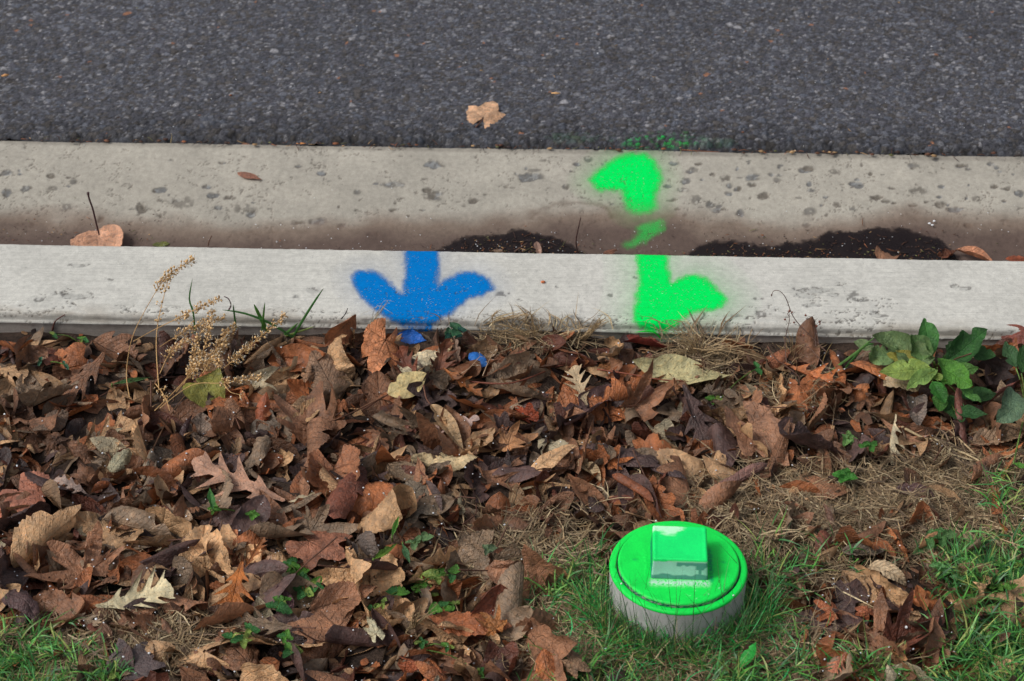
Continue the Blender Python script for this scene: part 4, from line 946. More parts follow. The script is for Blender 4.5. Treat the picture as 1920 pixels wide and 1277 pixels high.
 ('maple', 'flat', (1130, 885), (1165, 835), .9, (160, 92, 48), 'orange speckled round maple leaf between plug and kerb', 'the orange speckled maple leaf', O_(face=.3, vein=.8, lift=.003)),
 ('elm', 'fold', (1085, 860), (1125, 905), .7, (180, 154, 122), 'buff folded leaf beside the orange speckled maple leaf', 'the buff folded leaf', O_(face=.4)),
 ('oval', 'roll', (1150, 900), (1225, 948), .38, (134, 76, 48), 'shiny russet leaf rolled into a tube above the plug', 'the russet tube leaf', O_(face=.3, lift=.004, vein=.1)),
 ('oval', 'curl', (1215, 870), (1290, 895), .4, (90, 70, 70), 'smoky purple curled leaf near the russet tube', 'the smoky purple curl', O_()),
 ('elm', 'halfroll', (1195, 765), (1250, 730), .6, (116, 78, 66), 'brown shiny leaf shell with a curled stalk', 'the brown shell leaf', O_(face=.4, stalk=.5, lift=.003)),
 ('maple', 'curl', (1285, 725), (1215, 745), .8, (170, 118, 84), 'caramel maple leaf resting on the pale olive leaf', 'the caramel maple leaf', O_(face=.4)),
 ('broad', 'cup', (1380, 775), (1475, 880), .62, (146, 104, 80), 'large dull brown leaf with flaky surface', 'the large dull brown leaf', O_(face=.2, vein=.6, lift=.003)),
 ('oval', 'roll', (1345, 935), (1435, 880), .4, (128, 92, 84), 'pinkish brown leaf rolled into a cone', 'the pinkish brown cone', O_(face=.3, lift=.003)),
 ('oval', 'cup', (1600, 745), (1630, 712), .9, (170, 104, 62), 'small round chestnut-orange leaf by the broadleaf weed', 'the chestnut-orange leaf', O_(face=.6, vein=.2, lift=.003)),
 ('elm', 'crumple', (1648, 715), (1740, 735), .42, (176, 152, 124), 'crinkled beige leaf like a torn scrap under the broadleaf weed', 'the crinkled beige scrap', O_(face=.5, vein=.6, lift=.005)),
 ('heart', 'cup', (1715, 750), (1722, 805), .95, (128, 112, 104), 'grey-brown veined leaf with a dark centre', 'the veined leaf with dark centre', O_(face=.35, vein=1, lift=.003)),
 ('oak', 'flat', (1650, 790), (1745, 845), .8, (164, 118, 92), 'broad flat pinkish brown leaf with a hole', 'the pinkish flat leaf', O_(face=.1, vein=.3)),
 ('oak', 'cup', (1905, 640), (1890, 735), .6, (170, 98, 56), 'orange oak leaf leaning beside the broadleaf weed', 'the leaning orange oak leaf', O_(face=.6, vein=.2, lift=.004)),
 ('oval', 'flat', (1925, 650), (1880, 608), .9, (130, 70, 58), 'dark pink-brown leaf propped on the kerb at the frame edge', None, O_(face=.8, vein=.2)),
 ('elm', 'cup', (1820, 838), (1920, 815), .62, (148, 118, 94), 'large ribbed fawn leaf at the end of the litter', 'the large ribbed fawn leaf', O_(face=.25, vein=1, lift=.003)),
 ('oval', 'roll', (1806, 845), (1796, 730), .26, (112, 66, 56), 'slender red-brown rolled leaf standing upright', 'the slender upright roll', O_(face=.55, vein=.1, lift=.005)),
 ('lance', 'halfroll', (1835, 775), (1925, 715), .22, (98, 52, 44), 'dark red shiny rolled leaf slanting beside the broadleaf weed', 'the dark red slanting roll', O_(face=.5, vein=.1, lift=.006)),
 ('oval', 'fold', (1675, 925), (1755, 940), .55, (84, 58, 56), 'dark triangular leaf lying alone on dead grass', 'the dark lone leaf', O_(face=.2, lift=.003)),
 ('oval', 'halfroll', (1715, 1045), (1782, 1020), .6, (196, 142, 104), 'light tan cylinder-shaped leaf resting in the green grass', 'the light tan cylinder leaf', O_(face=.3, lift=.006)),
 ('elm', 'arch', (1622, 1058), (1705, 1098), .42, (188, 162, 132), 'cream arched leaf in front of dead grass', 'the cream arched leaf', O_(face=.3, lift=.005)),
 ('elm', 'cup', (1576, 1040), (1660, 1038), .5, (116, 100, 88), 'grey ribbed leaf behind the cream arched leaf', 'the grey ribbed leaf', O_(vein=1, lift=.002)),
 ('maple', 'cup', (1580, 1165), (1525, 1130), 1.0, (156, 88, 54), 'bright copper leaf cluster top in the patch beyond the plug', 'the bright copper leaf', O_(face=.3, lift=.004)),
 ('broad', 'curl', (1640, 1160), (1600, 1130), .9, (150, 84, 54), 'rusty lobed leaf beside the bright copper leaf', 'the rusty lobed leaf', O_(face=.3, lift=.002)),
 ('maple', 'crumple', (1670, 1215), (1700, 1250), 1.2, (158, 112, 74), 'ochre-brown crumpled maple leaf in the grass', 'the ochre-brown crumpled maple leaf', O_(face=.3, lift=.004)),
 ('oak', 'flat', (1585, 1230), (1560, 1270), .7, (176, 110, 84), 'small salmon leaf with ragged lobes in the grass', 'the small salmon leaf', O_(face=.3, lift=.005)),
 ('oval', 'fold', (1735, 1150), (1718, 1100), .7, (160, 98, 58), 'orange folded leaf with a sharp ridge', 'the sharp-ridged orange leaf', O_(face=.5, lift=.003)),
 ('oval', 'roll', (1548, 950), (1560, 1020), .3, (124, 88, 72), 'brown rolled leaf standing on the dead grass beyond the plug', 'the lone brown roll', O_(face=.4, lift=.002)),
 ('lance', 'halfroll', (1440, 945), (1525, 965), .2, (140, 92, 68), 'thin cinnamon leaf strip lying on dead grass', 'the cinnamon leaf strip', O_(lift=.002)),
 ('lance', 'arch', (1385, 1270), (1418, 1218), .35, (34, 150, 52), 'narrow leaf sprayed bright green in the grass below the plug', 'the green-sprayed narrow leaf', O_(face=.5, vein=.1, lift=.008)),
 ('oval', 'fold', (1358, 1270), (1330, 1225), .8, (134, 104, 78), 'brown folded leaf in the grass beside the green-sprayed leaf', 'the brown folded leaf in the grass', O_(face=.3, lift=.006)),
 ('broad', 'cup', (1050, 1235), (1110, 1262), .7, (132, 100, 76), 'brown cupped leaf sitting in the grass tuft edge', 'the brown cupped leaf by the tuft', O_(face=.4, lift=.004)),
]
for h_ in HERO:
    hero(*h_[:8], **h_[8])
def ongut(px, py):
    z = -.08
    for _ in range(8): z = float(np.interp(onz(px, py, z)[1], gp[:, 0], gp[:, 1]))
    return z
ASG = dict(group='leaves on the street side of the kerb')
hero('broad', 'flat', (897, 234), (928, 186), .95, (205, 160, 128), 'single tan maple leaf lying alone on the asphalt', None, face=.15, stalk=.35, sgn=-1, z=-.0395+.004, vein=.4, group=None)
hero('heart', 'flat', (181, 430), (188, 515), .74, (205, 152, 124), 'peach maple leaf in the gutter with its stalk pointing up', None, face=.12, z=-.082, vein=.35, group=None)
st_ = bpy.data.objects[[o.name for o in COL.objects if o.get('label', '').startswith('peach maple')][0]]
yb = 2.07; P = spline([ony(186, 440, yb)-np.array(st_.location), ony(182, 425, yb)-np.array(st_.location), ony(174, 392, yb)-np.array(st_.location), ony(167, 372, yb)-np.array(st_.location), ony(165, 361, yb)-np.array(st_.location)], 12)
V, F = tube(P, np.array([.0011]*10+[.0015, .0018]), 6); obj('stalk', mesh('stalk', V, F, M_STALK, s2l((70, 40, 44))), st_)
hero('oval', 'flat', (285, 458), (318, 456), .6, (96, 98, 44), 'small dark olive leaf lying in the gutter against the kerb', None, z=-.086, vein=.2, group=None)
hero('oval', 'cup', (1378, 470), (1318, 464), .32, (160, 106, 84), 'winged maple seed lying in the long puddle', None, z=-.088, vein=.2, group=None)
hero('lance', 'flat', (442, 322), (492, 335), .36, (140, 94, 76), 'brown winged maple seed lying high on the pale gutter', None, z=ongut(467, 328)+.002, vein=.2, group=None)
hero('oval', 'crumple', (1640, 470), (1690, 490), .7, (142, 100, 76), 'brown crumpled leaf against the kerb in the long puddle', None, z=-.082, group=None)
hero('lance', 'fold', (1790, 468), (1868, 496), .45, (190, 130, 100), 'pale orange folded leaf slanting at the end of the long puddle', None, z=-.080, group=None)
hero('oval', 'crumple', (1755, 482), (1795, 474), .7, (110, 62, 40), 'dark copper leaf scrap beside the pale orange folded leaf', None, z=-.082, group=None)
hero('oval', 'fold', (1005, 452), (1012, 482), .5, (160, 126, 112), 'pinkish leaf scrap standing in the small puddle', None, z=-.078, face=.5, group=None)
hero('oval', 'crumple', (925, 465), (943, 474), .9, (140, 112, 92), 'light brown leaf scrap in the small puddle', None, z=-.082, face=.4, group=None)
hero('oval', 'cup', (1130, 476), (1158, 468), .5, (120, 78, 60), 'brown leaf scrap against the kerb just past the small puddle', None, z=-.082, face=.3, group=None)
hero('oval', 'flat', (1885, 486), (1925, 486), .5, (150, 76, 48), 'orange leaf edge showing above the kerb at the street end', None, z=-.075, face=.3, group=None)

# labels of the generic leaves: look first, then what they lie between
used = set()
for g in sorted(GEN, key=lambda g: -g[6]):
    o, px, py, cname, fname, kname, L = g
    ds = sorted(LEAVES, key=lambda q: (q[0]-px)**2+((q[1]-py)*1.4)**2)
    a, b, c = ds[0][2], ds[1][2], ds[2][2]
    size = 'big ' if L > .056 else ('small ' if L < .042 else '')
    for cand in (f'{cname} {fname} {kname} beside {a}', f'{size}{cname} {fname} {kname} beside {a}', f'{cname} {fname} {kname} near {a}, toward {b[4:]}', f'{cname} {fname} {kname} near {b}', f'{cname} {fname} {kname} near {c}'):
        w = cand.replace(',', ' ').split()
        if cand not in used and len(w) <= 15: break
    used.add(cand); o['label'] = cand

# ------------------------------------------------------------------ small husks on road and concrete
def husk(name, px, py, z, th, L, w, col, label):
    c = onz(px, py, z); V, F = blob((0, 0, 0), 1, (L, w, w*.6)); ca, sa = math.cos(th), math.sin(th)
    V = np.stack([V[:, 0]*ca-V[:, 1]*sa, V[:, 0]*sa+V[:, 1]*ca, V[:, 2]], 1)
    obj(name, mesh(name, V, F, M_BITS, s2l(col)), label=label, cat='seed', loc=(c[0], c[1], z+w*.5))
husk('seed_husk', 1042, 176, -.035, 0, .0075, .0022, (205, 160, 110), 'tan seed husk on the asphalt beyond the lone leaf')
husk('seed_husk', 1549, 459, -.086, .2, .0075, .0034, (176, 148, 120), 'pale brown seed husk in the long puddle')
husk('seed_husk', 565, 270, -.044, .05, .0075, .0018, (196, 132, 78), 'orange seed husk where asphalt meets the gutter')
husk('seed_husk', 10, 143, -.033, .4, .006, .003, (190, 140, 90), 'pale orange seed husk on the asphalt near the frame edge')
husk('bark_chip', 1018, 530, .0355, .3, .003, .0022, (190, 110, 70), 'tiny orange bark chip on the kerb between both arrows')

# ------------------------------------------------------------------ green grass (uncountable) and its brown base
n = 12500; xy = scatter(n, GRASS, p=1.6)
ii, jj = hcell(np.hstack([xy, xy[:, :1]])); zz = np.minimum(HM[ii, jj], .012)
gc = np.array([s2l(c) for c in ((48, 92, 40), (62, 112, 44), (40, 78, 40), (84, 126, 56), (110, 120, 62), (54, 104, 52))])
clump = vn(xy[:, 0]*40, xy[:, 1]*40, 2); th = clump*12+rng.normal(0, 1.1, n)
V, F, T = strips(n, xy, th, rng.uniform(.012, .040, n)*(0.6+.6*clump), rng.uniform(.0004, .0012, n), zz, rng.uniform(.35, 1.35, n), rng.normal(0, .5, n), gc[rng.integers(0, 6, n)]*rng.uniform(.6, 1.7, (n, 1))*1.6, 5, rng.uniform(.2, 1.6, n))
obj('green_grass', mesh('green_grass', V, F, M_GRASS, T), kind='stuff', label='short green lawn grass around the plug and corners')
# taller thin blades rising before the cap, some caught by the spray
n = 1100; a = rng.uniform(-3.1, -.05, n); rr = CR+rng.uniform(.003, .028, n); xy = np.stack([capc[0]+rr*np.cos(a), capc[1]+rr*np.sin(a)], 1)
gt_ = gc[rng.integers(0, 6, n)]*1.7; sprayed = rng.random(n) < .18; gt_[sprayed] = np.array([.01, .38, .06]); tall = rng.random(n) < .11; gt_[tall] = s2l((52, 92, 48))
V, F, T = strips(n, xy, rng.uniform(0, 6.28, n), rng.uniform(.022, .05, n)+.042*tall, rng.uniform(.0003, .0007, n), xy[:, 0]*0+.005, np.where(tall, rng.uniform(1.0, 1.5, n), rng.uniform(.6, 1.4, n)), rng.normal(0, .5, n), gt_, 6, np.where(tall, rng.uniform(0, .5, n), rng.uniform(0, 1.2, n)))
obj('cap_grass', mesh('cap_grass', V, F, M_GRASS, T), kind='stuff', label='thin grass blades standing around the green cap')
n = 2600; xy = scatter(n, [(1340, 1225, 170, 40, 1), (1150, 1180, 60, 60, .6), (1080, 1190, 90, 50, .8)])
ct_ = SC_[rng.integers(0, 6, n)]*rng.uniform(.5, 1, (n, 1)); sp = rng.random(n) < .10; ct_[sp] = np.array([.03, .42, .12])
V, F, T = strips(n, xy, rng.uniform(0, 6.28, n), rng.uniform(.012, .035, n), rng.uniform(.0002, .0006, n), xy[:, 0]*0+.010, rng.uniform(.0, .7, n), rng.normal(0, 1.5, n), ct_, 5, rng.uniform(.2, 1.4, n))
obj('pale_dead_grass', mesh('pale_dead_grass', V, F, M_STRAW, T), kind='stuff', label='pale curly dead grass in front of the cap, partly green sprayed')

# ------------------------------------------------------------------ grass tufts along the kerb
def stand(pl, ytop):
    """stem points: rooted in the ground at the first pixel, leaning to the depth ytop, never below the litter"""
    y0_ = onz(*pl[0], .018)[1]; yy = np.linspace(y0_, ytop, len(pl)); return [min(a, onz(p[0], p[1], .034)[1]-.002) for a, p in zip(yy, pl)]
def tuft(blades, label, mat=M_GRASS, y0=1.742, y1=1.725, w=.0016, group='grass tufts along the kerb', name='grass_tuft', z0=0.0):
    """blades: pixel polylines from root to tip, set in upright planes just before the kerb"""
    b0 = blades[0][0]; c = ony(b0[0][0], b0[0][1], y0); root = obj(name, None, label=label, cat='grass tuft', group=group, loc=tuple(c))
    for k_, (pl, col, ww) in enumerate(blades):
        yy = np.linspace(y0, y0+rng.uniform(-.012, .008), len(pl)); P = np.array([ony(p[0], p[1], y_) for p, y_ in zip(pl, yy)])-c
        P = spline(P, 10); T_ = np.gradient(P, axis=0); T_ /= np.linalg.norm(T_, axis=1)[:, None]; sd = np.cross(T_, np.array([0, -1.0, .5])); sd /= np.linalg.norm(sd, axis=1)[:, None]
        wd = ww*np.interp(np.linspace(0, 1, 10), [0, .4, .8, 1], [.8, 1, .7, .05])[:, None]; nn = np.cross(sd, T_)*ww*.5
        V = np.stack([P-sd*wd, P+nn, P+sd*wd], 1).reshape(-1, 3); obj('blade', mesh('blade', V, gridfaces(10, 3), mat, s2l(col)*1.1), root)
    return root
G1, G2, G3 = (58, 104, 48), (76, 122, 52), (46, 88, 44)
tuft([([(366, 625), (362, 585), (355, 560), (361, 522)], G1, .0011)], 'single upright grass blade behind the dry seed heads')
tuft([([(443, 618), (440, 595), (437, 570)], G1, .0011), ([(560, 640), (510, 608), (460, 588), (416, 581)], G1, .0014)], 'short grass spike crossed by a long arching green blade', y0=1.74)
tuft([([(492, 628), (493, 600), (497, 566)], G2, .0013), ([(502, 622), (488, 595), (476, 570)], G2, .0022), ([(520, 640), (540, 622), (560, 605)], G2, .0016)], 'three broad green grass blades crossing before the kerb')
tuft([([(545, 640), (565, 605), (588, 568), (607, 540)], G1, .0014), ([(530, 632), (560, 622), (590, 612)], (120, 140, 60), .0010)], 'long slanting grass blade leaning toward the blue arrow')
tuft([([(1545, 705), (1600, 665), (1640, 632)], (90, 130, 66), .0014), ([(1585, 690), (1620, 650), (1640, 645)], G1, .0013), ([(1630, 705), (1700, 704), (1760, 708)], G3, .0018), ([(1540, 700), (1545, 670), (1562, 640)], (150, 130, 90), .0006)], 'grass blades spreading beside the broadleaf weed', y0=1.70)
tuft([([(1242, 640), (1243, 620), (1243, 608)], (10, 220, 60), .0012), ([(1242, 640), (1225, 622), (1190, 623)], (10, 215, 60), .0009), ([(1243, 640), (1262, 622), (1270, 636)], (10, 200, 60), .0008), ([(1242, 645), (1236, 630), (1232, 640)], (10, 200, 60), .0009)], 'short grass sprayed neon green at the foot of the green arrow', y0=1.748)
def straw_clump(c0, tips, label, y0=1.735, n=26, spread=16, col=(176, 150, 112), cw=.0006):
    c = ony(*c0, y0); root = obj('dry_grass_clump', None, label=label, cat='dry grass', group='dry grass clumps along the kerb', loc=tuple(c)); bag = Bag()
    for q in range(n):
        t = tips[q % len(tips)]; mid = ((c0[0]+t[0])/2+rng.normal()*spread*.6, (c0[1]+t[1])/2-abs(rng.normal())*spread*.6)
        pl = [(c0[0]+rng.normal()*4, c0[1]+rng.normal()*2), mid, (t[0]+rng.normal()*spread, t[1]+rng.normal()*spread*.6)]
        if rng.random() < .4: pl.append((pl[-1][0]+rng.normal()*14, pl[-1][1]+rng.uniform(2, 18)))
        yy = y0+np.linspace(0, rng.uniform(-.02, .012), len(pl)); P = spline(np.array([ony(a[0], a[1], y_) for a, y_ in zip(pl, yy)])-c, 10)
        V, F = tube(P, np.linspace(cw, cw*.35, 10), 3); bag.add(V, F, s2l(col)*rng.uniform(.5, 1.05))
    o = obj('strands', bag.mesh('strands', M_STRAW), root, kind='stuff'); return root
straw_clump((1010, 668), [(930, 610), (960, 600), (985, 598), (950, 640), (1010, 630), (1050, 640), (1085, 625), (910, 640)], 'tangled pale dry grass clump between the two kerb arrows', n=75, spread=20)
straw_clump((1078, 655), [(1130, 598), (1125, 600), (1100, 625), (1138, 595), (1060, 690)], 'straw bunch leaning up against the kerb near the green arrow', n=34, spread=7)
straw_clump((898, 612), [(985, 585), (940, 583), (990, 590)], 'curved straw wisp lying on the kerb beside the blue arrow', y0=1.752, n=16, spread=5)
straw_clump((1310, 668), [(1380, 655), (1250, 700), (1370, 690), (1280, 640), (1235, 672), (1265, 616), (1400, 650)], 'matted straw nest beside the deep red leaf', n=70, spread=26, y0=1.715)
straw_clump((1480, 700), [(1470, 640), (1500, 640), (1520, 660), (1450, 650), (1540, 650), (1495, 625)], 'wispy dry grass at the foot of the dry weed', n=26, spread=14, y0=1.72)
straw_clump((690, 620), [(728, 568), (722, 565), (715, 575)], 'small feathery straw wisp before the blue arrow', n=9, spread=4, y0=1.745, col=(205, 190, 160), cw=.0004)
straw_clump((775, 1175), [(795, 1140), (785, 1150), (830, 1140), (760, 1190)], 'pale straw wisp near the cream pointed maple leaf', n=14, spread=8, y0=onz(775, 1175, .02)[1])

# ------------------------------------------------------------------ dry seed heads and weed stems
def weed(stems, label, name, col, podcol, y0=1.735, hair=True, lean=.018, podn=26, podr=.00125):
    c = onz(*stems[0][0][0], .012); root = obj(name, None, label=label, cat='dry weed', loc=tuple(c))
    for k_, (pl, a, b, dens_) in enumerate(stems):
        yy = stand(pl, y0+rng.uniform(-.02, .010)); P = spline(np.array([ony(p[0], p[1], q) for p, q in zip(pl, yy)])-c, 26)
        V, F = tube(P, np.linspace(.0006, .0003, 26), 4); stm = obj('stem', mesh('stem', V, F, M_STALK, s2l(col)*rng.uniform(.8, 1.1)), root)
        bag = Bag(); m = int(podn*dens_)
        for q in range(m):
            t = rng.uniform(a, b); f = t*25; i = min(int(f), 24); p = P[i]+(P[i+1]-P[i])*(f-i); tg = P[i+1]-P[i]; tg /= np.linalg.norm(tg)
            dv = rng.normal(size=3); dv -= tg*(dv@tg); dv /= np.linalg.norm(dv); dv = dv*.85+tg*.6; e = p+dv*rng.uniform(.003, .0085)*(1-.35*t)
            V, F = tube(np.array([p, (p+e)/2+tg*.0006, e]), [.00022, .0002, .0002], 3); bag.add(V, F, s2l(col)*.9)
            if rng.random() < .55: V, F = blob(e, podr*rng.uniform(.6, 1.15), (1, .75, 1.25), q); bag.add(V, F, s2l(podcol)*rng.uniform(.6, 1.15))
            if hair and rng.random() < .75:
                e2 = e+dv*.0025; V, F = tube(np.array([e, (e+e2)/2, e2]), [.00026, .0003, .0001], 3); bag.add(V, F, s2l((222, 214, 196)))
        obj('seed_pods', bag.mesh('seed_pods', M_STRAW), stm, kind='stuff')
    return root
SEED = [([(243, 745), (237, 700), (246, 640), (265, 595), (300, 535), (325, 508), (362, 488)], .62, 1, 2.2), ([(298, 730), (293, 650), (297, 600), (310, 545), (318, 515)], .4, .9, .5), ([(250, 640), (290, 618), (335, 596), (370, 578), (410, 560)], .45, 1, 1.7),
        ([(290, 770), (340, 720), (375, 672), (392, 620), (398, 585)], .3, 1, 2.4), ([(300, 650), (340, 625), (380, 605), (420, 598)], .2, 1, 1.8), ([(420, 690), (450, 665), (490, 630), (532, 592)], .1, 1, 2.4), ([(300, 765), (360, 722), (420, 718), (495, 706)], .6, 1, 1.5),
        ([(330, 735), (370, 690), (410, 660), (425, 620)], .2, 1, 2.4), ([(345, 720), (362, 680), (368, 640), (392, 600)], .2, 1, 2.4), ([(300, 700), (320, 660), (350, 640)], .3, 1, 1.2), ([(380, 700), (400, 665), (412, 640), (440, 612)], .1, 1, 2.0), ([(292, 720), (310, 745), (318, 770)], .1, .5, .3),
        ([(350, 700), (395, 672), (410, 680)], .2, 1, 1.6), ([(420, 720), (432, 735), (450, 740)], .9, 1, .2)]
weed(SEED, 'dry golden weed with seed heads rising before the kerb', 'dry_weed', (196, 156, 104), (220, 182, 128), podn=66)
weed([([(1550, 660), (1530, 640), (1490, 598), (1474, 560), (1462, 546), (1450, 546), (1447, 556)], .05, 1, .35), ([(1535, 645), (1530, 615), (1524, 596), (1520, 594)], .3, 1, .3), ([(1530, 650), (1528, 620), (1528, 598)], .3, 1, .25), ([(1475, 680), (1472, 640), (1480, 600), (1476, 588)], .3, 1, .3), ([(1500, 630), (1512, 600), (1515, 596)], .5, 1, .1), ([(1560, 700), (1530, 665), (1497, 630)], .5, 1, .1)],
     'thin brown wiry weed with hooked tip before the kerb', 'wiry_weed', (96, 72, 62), (130, 78, 62), hair=False, podn=22, podr=.0012)
weed([([(865, 700), (880, 690), (900, 668)], .5, 1, .6), ([(905, 705), (915, 680), (925, 660)], .5, 1, .5)], 'tiny feathery dry seed spray beside the blue-painted leaf', 'seed_spray', (190, 160, 130), (200, 180, 150), y0=1.70, podn=10, podr=.0004)

# ------------------------------------------------------------------ twigs and loose stalks
def twig(pts, label, col=(92, 66, 52), r=.0010, z=None, y=None, name='twig'):
    if y is not None: P = np.array([ony(p[0], p[1], y) for p in pts])
    else:
        P = []
        for p in pts:
            z_ = z
            if z is None: q0 = onz(p[0], p[1], .03); z_ = hat(q0[0], q0[1])+.002
            P.append(onz(p[0], p[1], z_))
        P = np.array(P)
    if z is None and y is None: P[:, 2] = .5*P[:, 2]+.5*P[:, 2].max()
    c = P[0]; V, F = tube(spline(P-c, 16), np.linspace(r, r*.55, 16)*(1+.15*rng.normal(size=16)), 5)
    obj(name, mesh(name, V, F, M_STALK, s2l(col)), label=label, cat='twig', loc=tuple(c))
twig([(1690, 800), (1740, 838), (1800, 860), (1870, 885), (1925, 902)], 'long pale stem curving across the dead grass', (176, 156, 120), .0014)
twig([(720, 750), (650, 780), (590, 800)], 'thin brown stalk lying across the straw-yellow leaf', (120, 84, 62))
twig([(1430, 812), (1500, 760), (1560, 715), (1600, 700)], 'thin tan stalk slanting toward the broadleaf weed', (150, 118, 88))
twig([(1120, 700), (1180, 705), (1240, 712), (1290, 722)], 'reddish stalk lying along the pale olive leaf', (130, 72, 52))
twig([(880, 720), (960, 718), (1040, 700), (1055, 690)], 'reddish stalk between straw clump and pale tan leaf', (116, 66, 50))
twig([(1085, 478), (1080, 455), (1084, 430), (1089, 408)], 'upright dark leaf stalk standing in the gutter', (70, 44, 42), .0011, y=2.06)
twig([(390, 461), (393, 450), (397, 442)], 'short dark stalk standing in the gutter', (96, 66, 52), .0009, y=2.07)
twig([(965, 472), (990, 455), (1008, 440)], 'short brown twig in the small puddle', (90, 66, 56), .0012, z=-.085)
twig([(98, 620), (104, 602), (122, 590)], 'curved dark leaf stalk sticking up before the kerb', (84, 50, 44), .0010, y=1.745)
twig([(428, 582), (433, 572), (428, 560), (420, 556)], 'hooked grey stalk above the seed heads', (100, 82, 84), .0009, y=1.742)
twig([(640, 598), (648, 588), (652, 578)], 'short black stalk against the kerb', (50, 44, 44), .0007, y=1.745)
twig([(285, 845), (320, 790), (352, 745)], 'brown stalk slanting below the seed heads', (110, 80, 58), .0008)
twig([(1075, 1240), (1040, 1235), (1010, 1248), (1002, 1262)], 'curled thin straw ring near the grass', (176, 150, 120), .0006)

# ------------------------------------------------------------------ fresh green weeds
def weedleaf(root, c0, tail, tip, W, col, face, form='cup', kind='oval', z=None, label=None, vein=.7):
    r = np.random.default_rng(int(tip[0]*3+tip[1])); P0, F, uv = leaf_shape(kind, W*1.22, 28, 10, r, .35 if label is None else .9); P0 = deform(P0, form, r, 1, W)
    m = ((tail[0]+tip[0])/2, (tail[1]+tip[1])/2); zc = z if z is not None else .035
    c = onz(m[0], m[1], zc); tc = (_C-c)/np.linalg.norm(_C-c); n = (1-face)*np.array([0, 0, 1.0])+face*tc; n /= np.linalg.norm(n)
    A = onplane(*tail, c, n); B = onplane(*tip, c, n); L = np.linalg.norm(B-A); Q = place(P0, c, L, n, (B-A)/L)-c0
    o = obj('leaf', mesh('leaf', Q, F, M_GREEN, np.append(s2l(col)*np.array([1.0, .92, 1.0]), vein), uv), root)
    if label: o['label'] = label
    return Q
def plant(name, label, centre, leaves, z=.04, cat='weed', group=None, stems=True):
    c0 = onz(centre[0], centre[1], .012); root = obj(name, None, label=label, cat=cat, group=group, loc=tuple(c0))
    for lf in leaves:
        tail, tip, W, col, face = lf[:5]; kw = lf[5] if len(lf) > 5 else {}
        kw = dict(kw); kw.setdefault('z', z); Q = weedleaf(root, c0, tail, tip, W, col, face, **kw)
        if stems:
            b = onz(tail[0], tail[1], kw['z'])-c0; V, F = tube(spline([np.array([0, 0, -.008]), b*.5+np.array([0, 0, .002]), b], 7), .0008, 4); obj('leaf_stem', mesh('leaf_stem', V, F, M_GREEN, np.append(s2l((110, 140, 70)), 0)), root)
LG, MG, DG = (140, 172, 84), (84, 142, 54), (60, 104, 54)
plant('broadleaf_weed', 'large leafy green weed growing against the kerb', (1752, 700), [
 ((1745, 690), (1648, 700), .42, LG, .5), ((1742, 688), (1662, 664), .45, (138, 138, 62), .45), ((1752, 678), (1828, 728), .52, MG, .45, O_(z=.055)), ((1748, 668), (1732, 596), .55, (66, 122, 58), .8, O_(z=.05)),
 ((1760, 682), (1632, 632), .50, (104, 132, 84), .6, O_(label='ragged yellowing leaf with holes', form='crumple', z=.045)), ((1762, 674), (1690, 634), .6, (92, 128, 72), .6, O_(form='crumple', z=.05)), ((1772, 682), (1852, 618), .62, (50, 98, 46), .7, O_(z=.05)), ((1765, 676), (1828, 632), .26, (78, 116, 60), .6, O_(form='fold')),
 ((1748, 716), (1772, 756), .62, (62, 128, 50), .5), ((1795, 722), (1842, 756), .3, (84, 140, 66), .4), ((1740, 700), (1785, 716), .3, LG, .4), ((1760, 722), (1800, 700), .4, MG, .4), ((1640, 655), (1600, 640), .5, (128, 156, 104), .6), ((1790, 640), (1775, 660), .7, DG, .6), ((1800, 745), (1870, 740), .5, DG, .3, O_(z=.02)), ((1790, 770), (1852, 782), .5, (52, 96, 50), .2, O_(z=.022)), ((1780, 745), (1800, 800), .5, DG, .2, O_(z=.02)), ((1712, 655), (1660, 622), .7, (96, 134, 76), .65, O_(form='crumple', z=.042)), ((1758, 690), (1700, 728), .4, (120, 158, 80), .3), ((1775, 700), (1835, 690), .5, (86, 136, 60), .3), ((1700, 668), (1612, 668), .5, (112, 146, 92), .5, O_(form='crumple', z=.035)), ((1812, 660), (1868, 668), .55, DG, .5), ((1765, 735), (1760, 775), .55, (70, 120, 50), .3, O_(z=.026))])
plant('broadleaf_weed', 'second dull green weed at the frame edge, with holes in its leaf', (1925, 760), [((1925, 748), (1868, 790), .95, (92, 122, 92), .35, O_(kind='heart')), ((1915, 700), (1935, 640), .6, DG, .6), ((1905, 690), (1885, 640), .5, (64, 104, 62), .6), ((1900, 870), (1925, 876), .5, MG, .3, O_(z=.02))])
def clover(label, name, spots_, size=22, cols=(MG, (58, 118, 58), LG), z=.03, kind='heart', grp='small green weeds in the litter'):
    lv = []
    for (x, y) in spots_:
        k_ = rng.integers(2, 5); a0 = rng.uniform(0, 6.28); zz_ = hat(*onz(x, y, .02)[:2])+.008
        for q in range(k_):
            a = a0+q*2*math.pi/k_; s_ = size*rng.uniform(.75, 1.25); lv.append(((x, y), (x+math.cos(a)*s_, y-math.sin(a)*s_*.7), .9, cols[rng.integers(len(cols))], rng.uniform(.1, .5), O_(kind=kind, z=zz_, form='cup')))
    plant(name, label, spots_[0], lv, group=grp)
clover('clover-like weed with scalloped leaves beside the slate leaf stalks', 'ground_ivy', [(470, 1182), (435, 1196), (455, 1200)], 22)
clover('ground ivy patch between the golden oak leaf and the fork leaf', 'ground_ivy', [(560, 1080), (590, 1100), (570, 1110), (545, 1060)], 26)
clover('green weed cluster under the flat grain-sprinkled leaf', 'ground_ivy', [(520, 1140), (530, 1128)], 26)
clover('bright green weed beside the torn beige leaf', 'ground_ivy', [(535, 1195), (545, 1220)], 22)
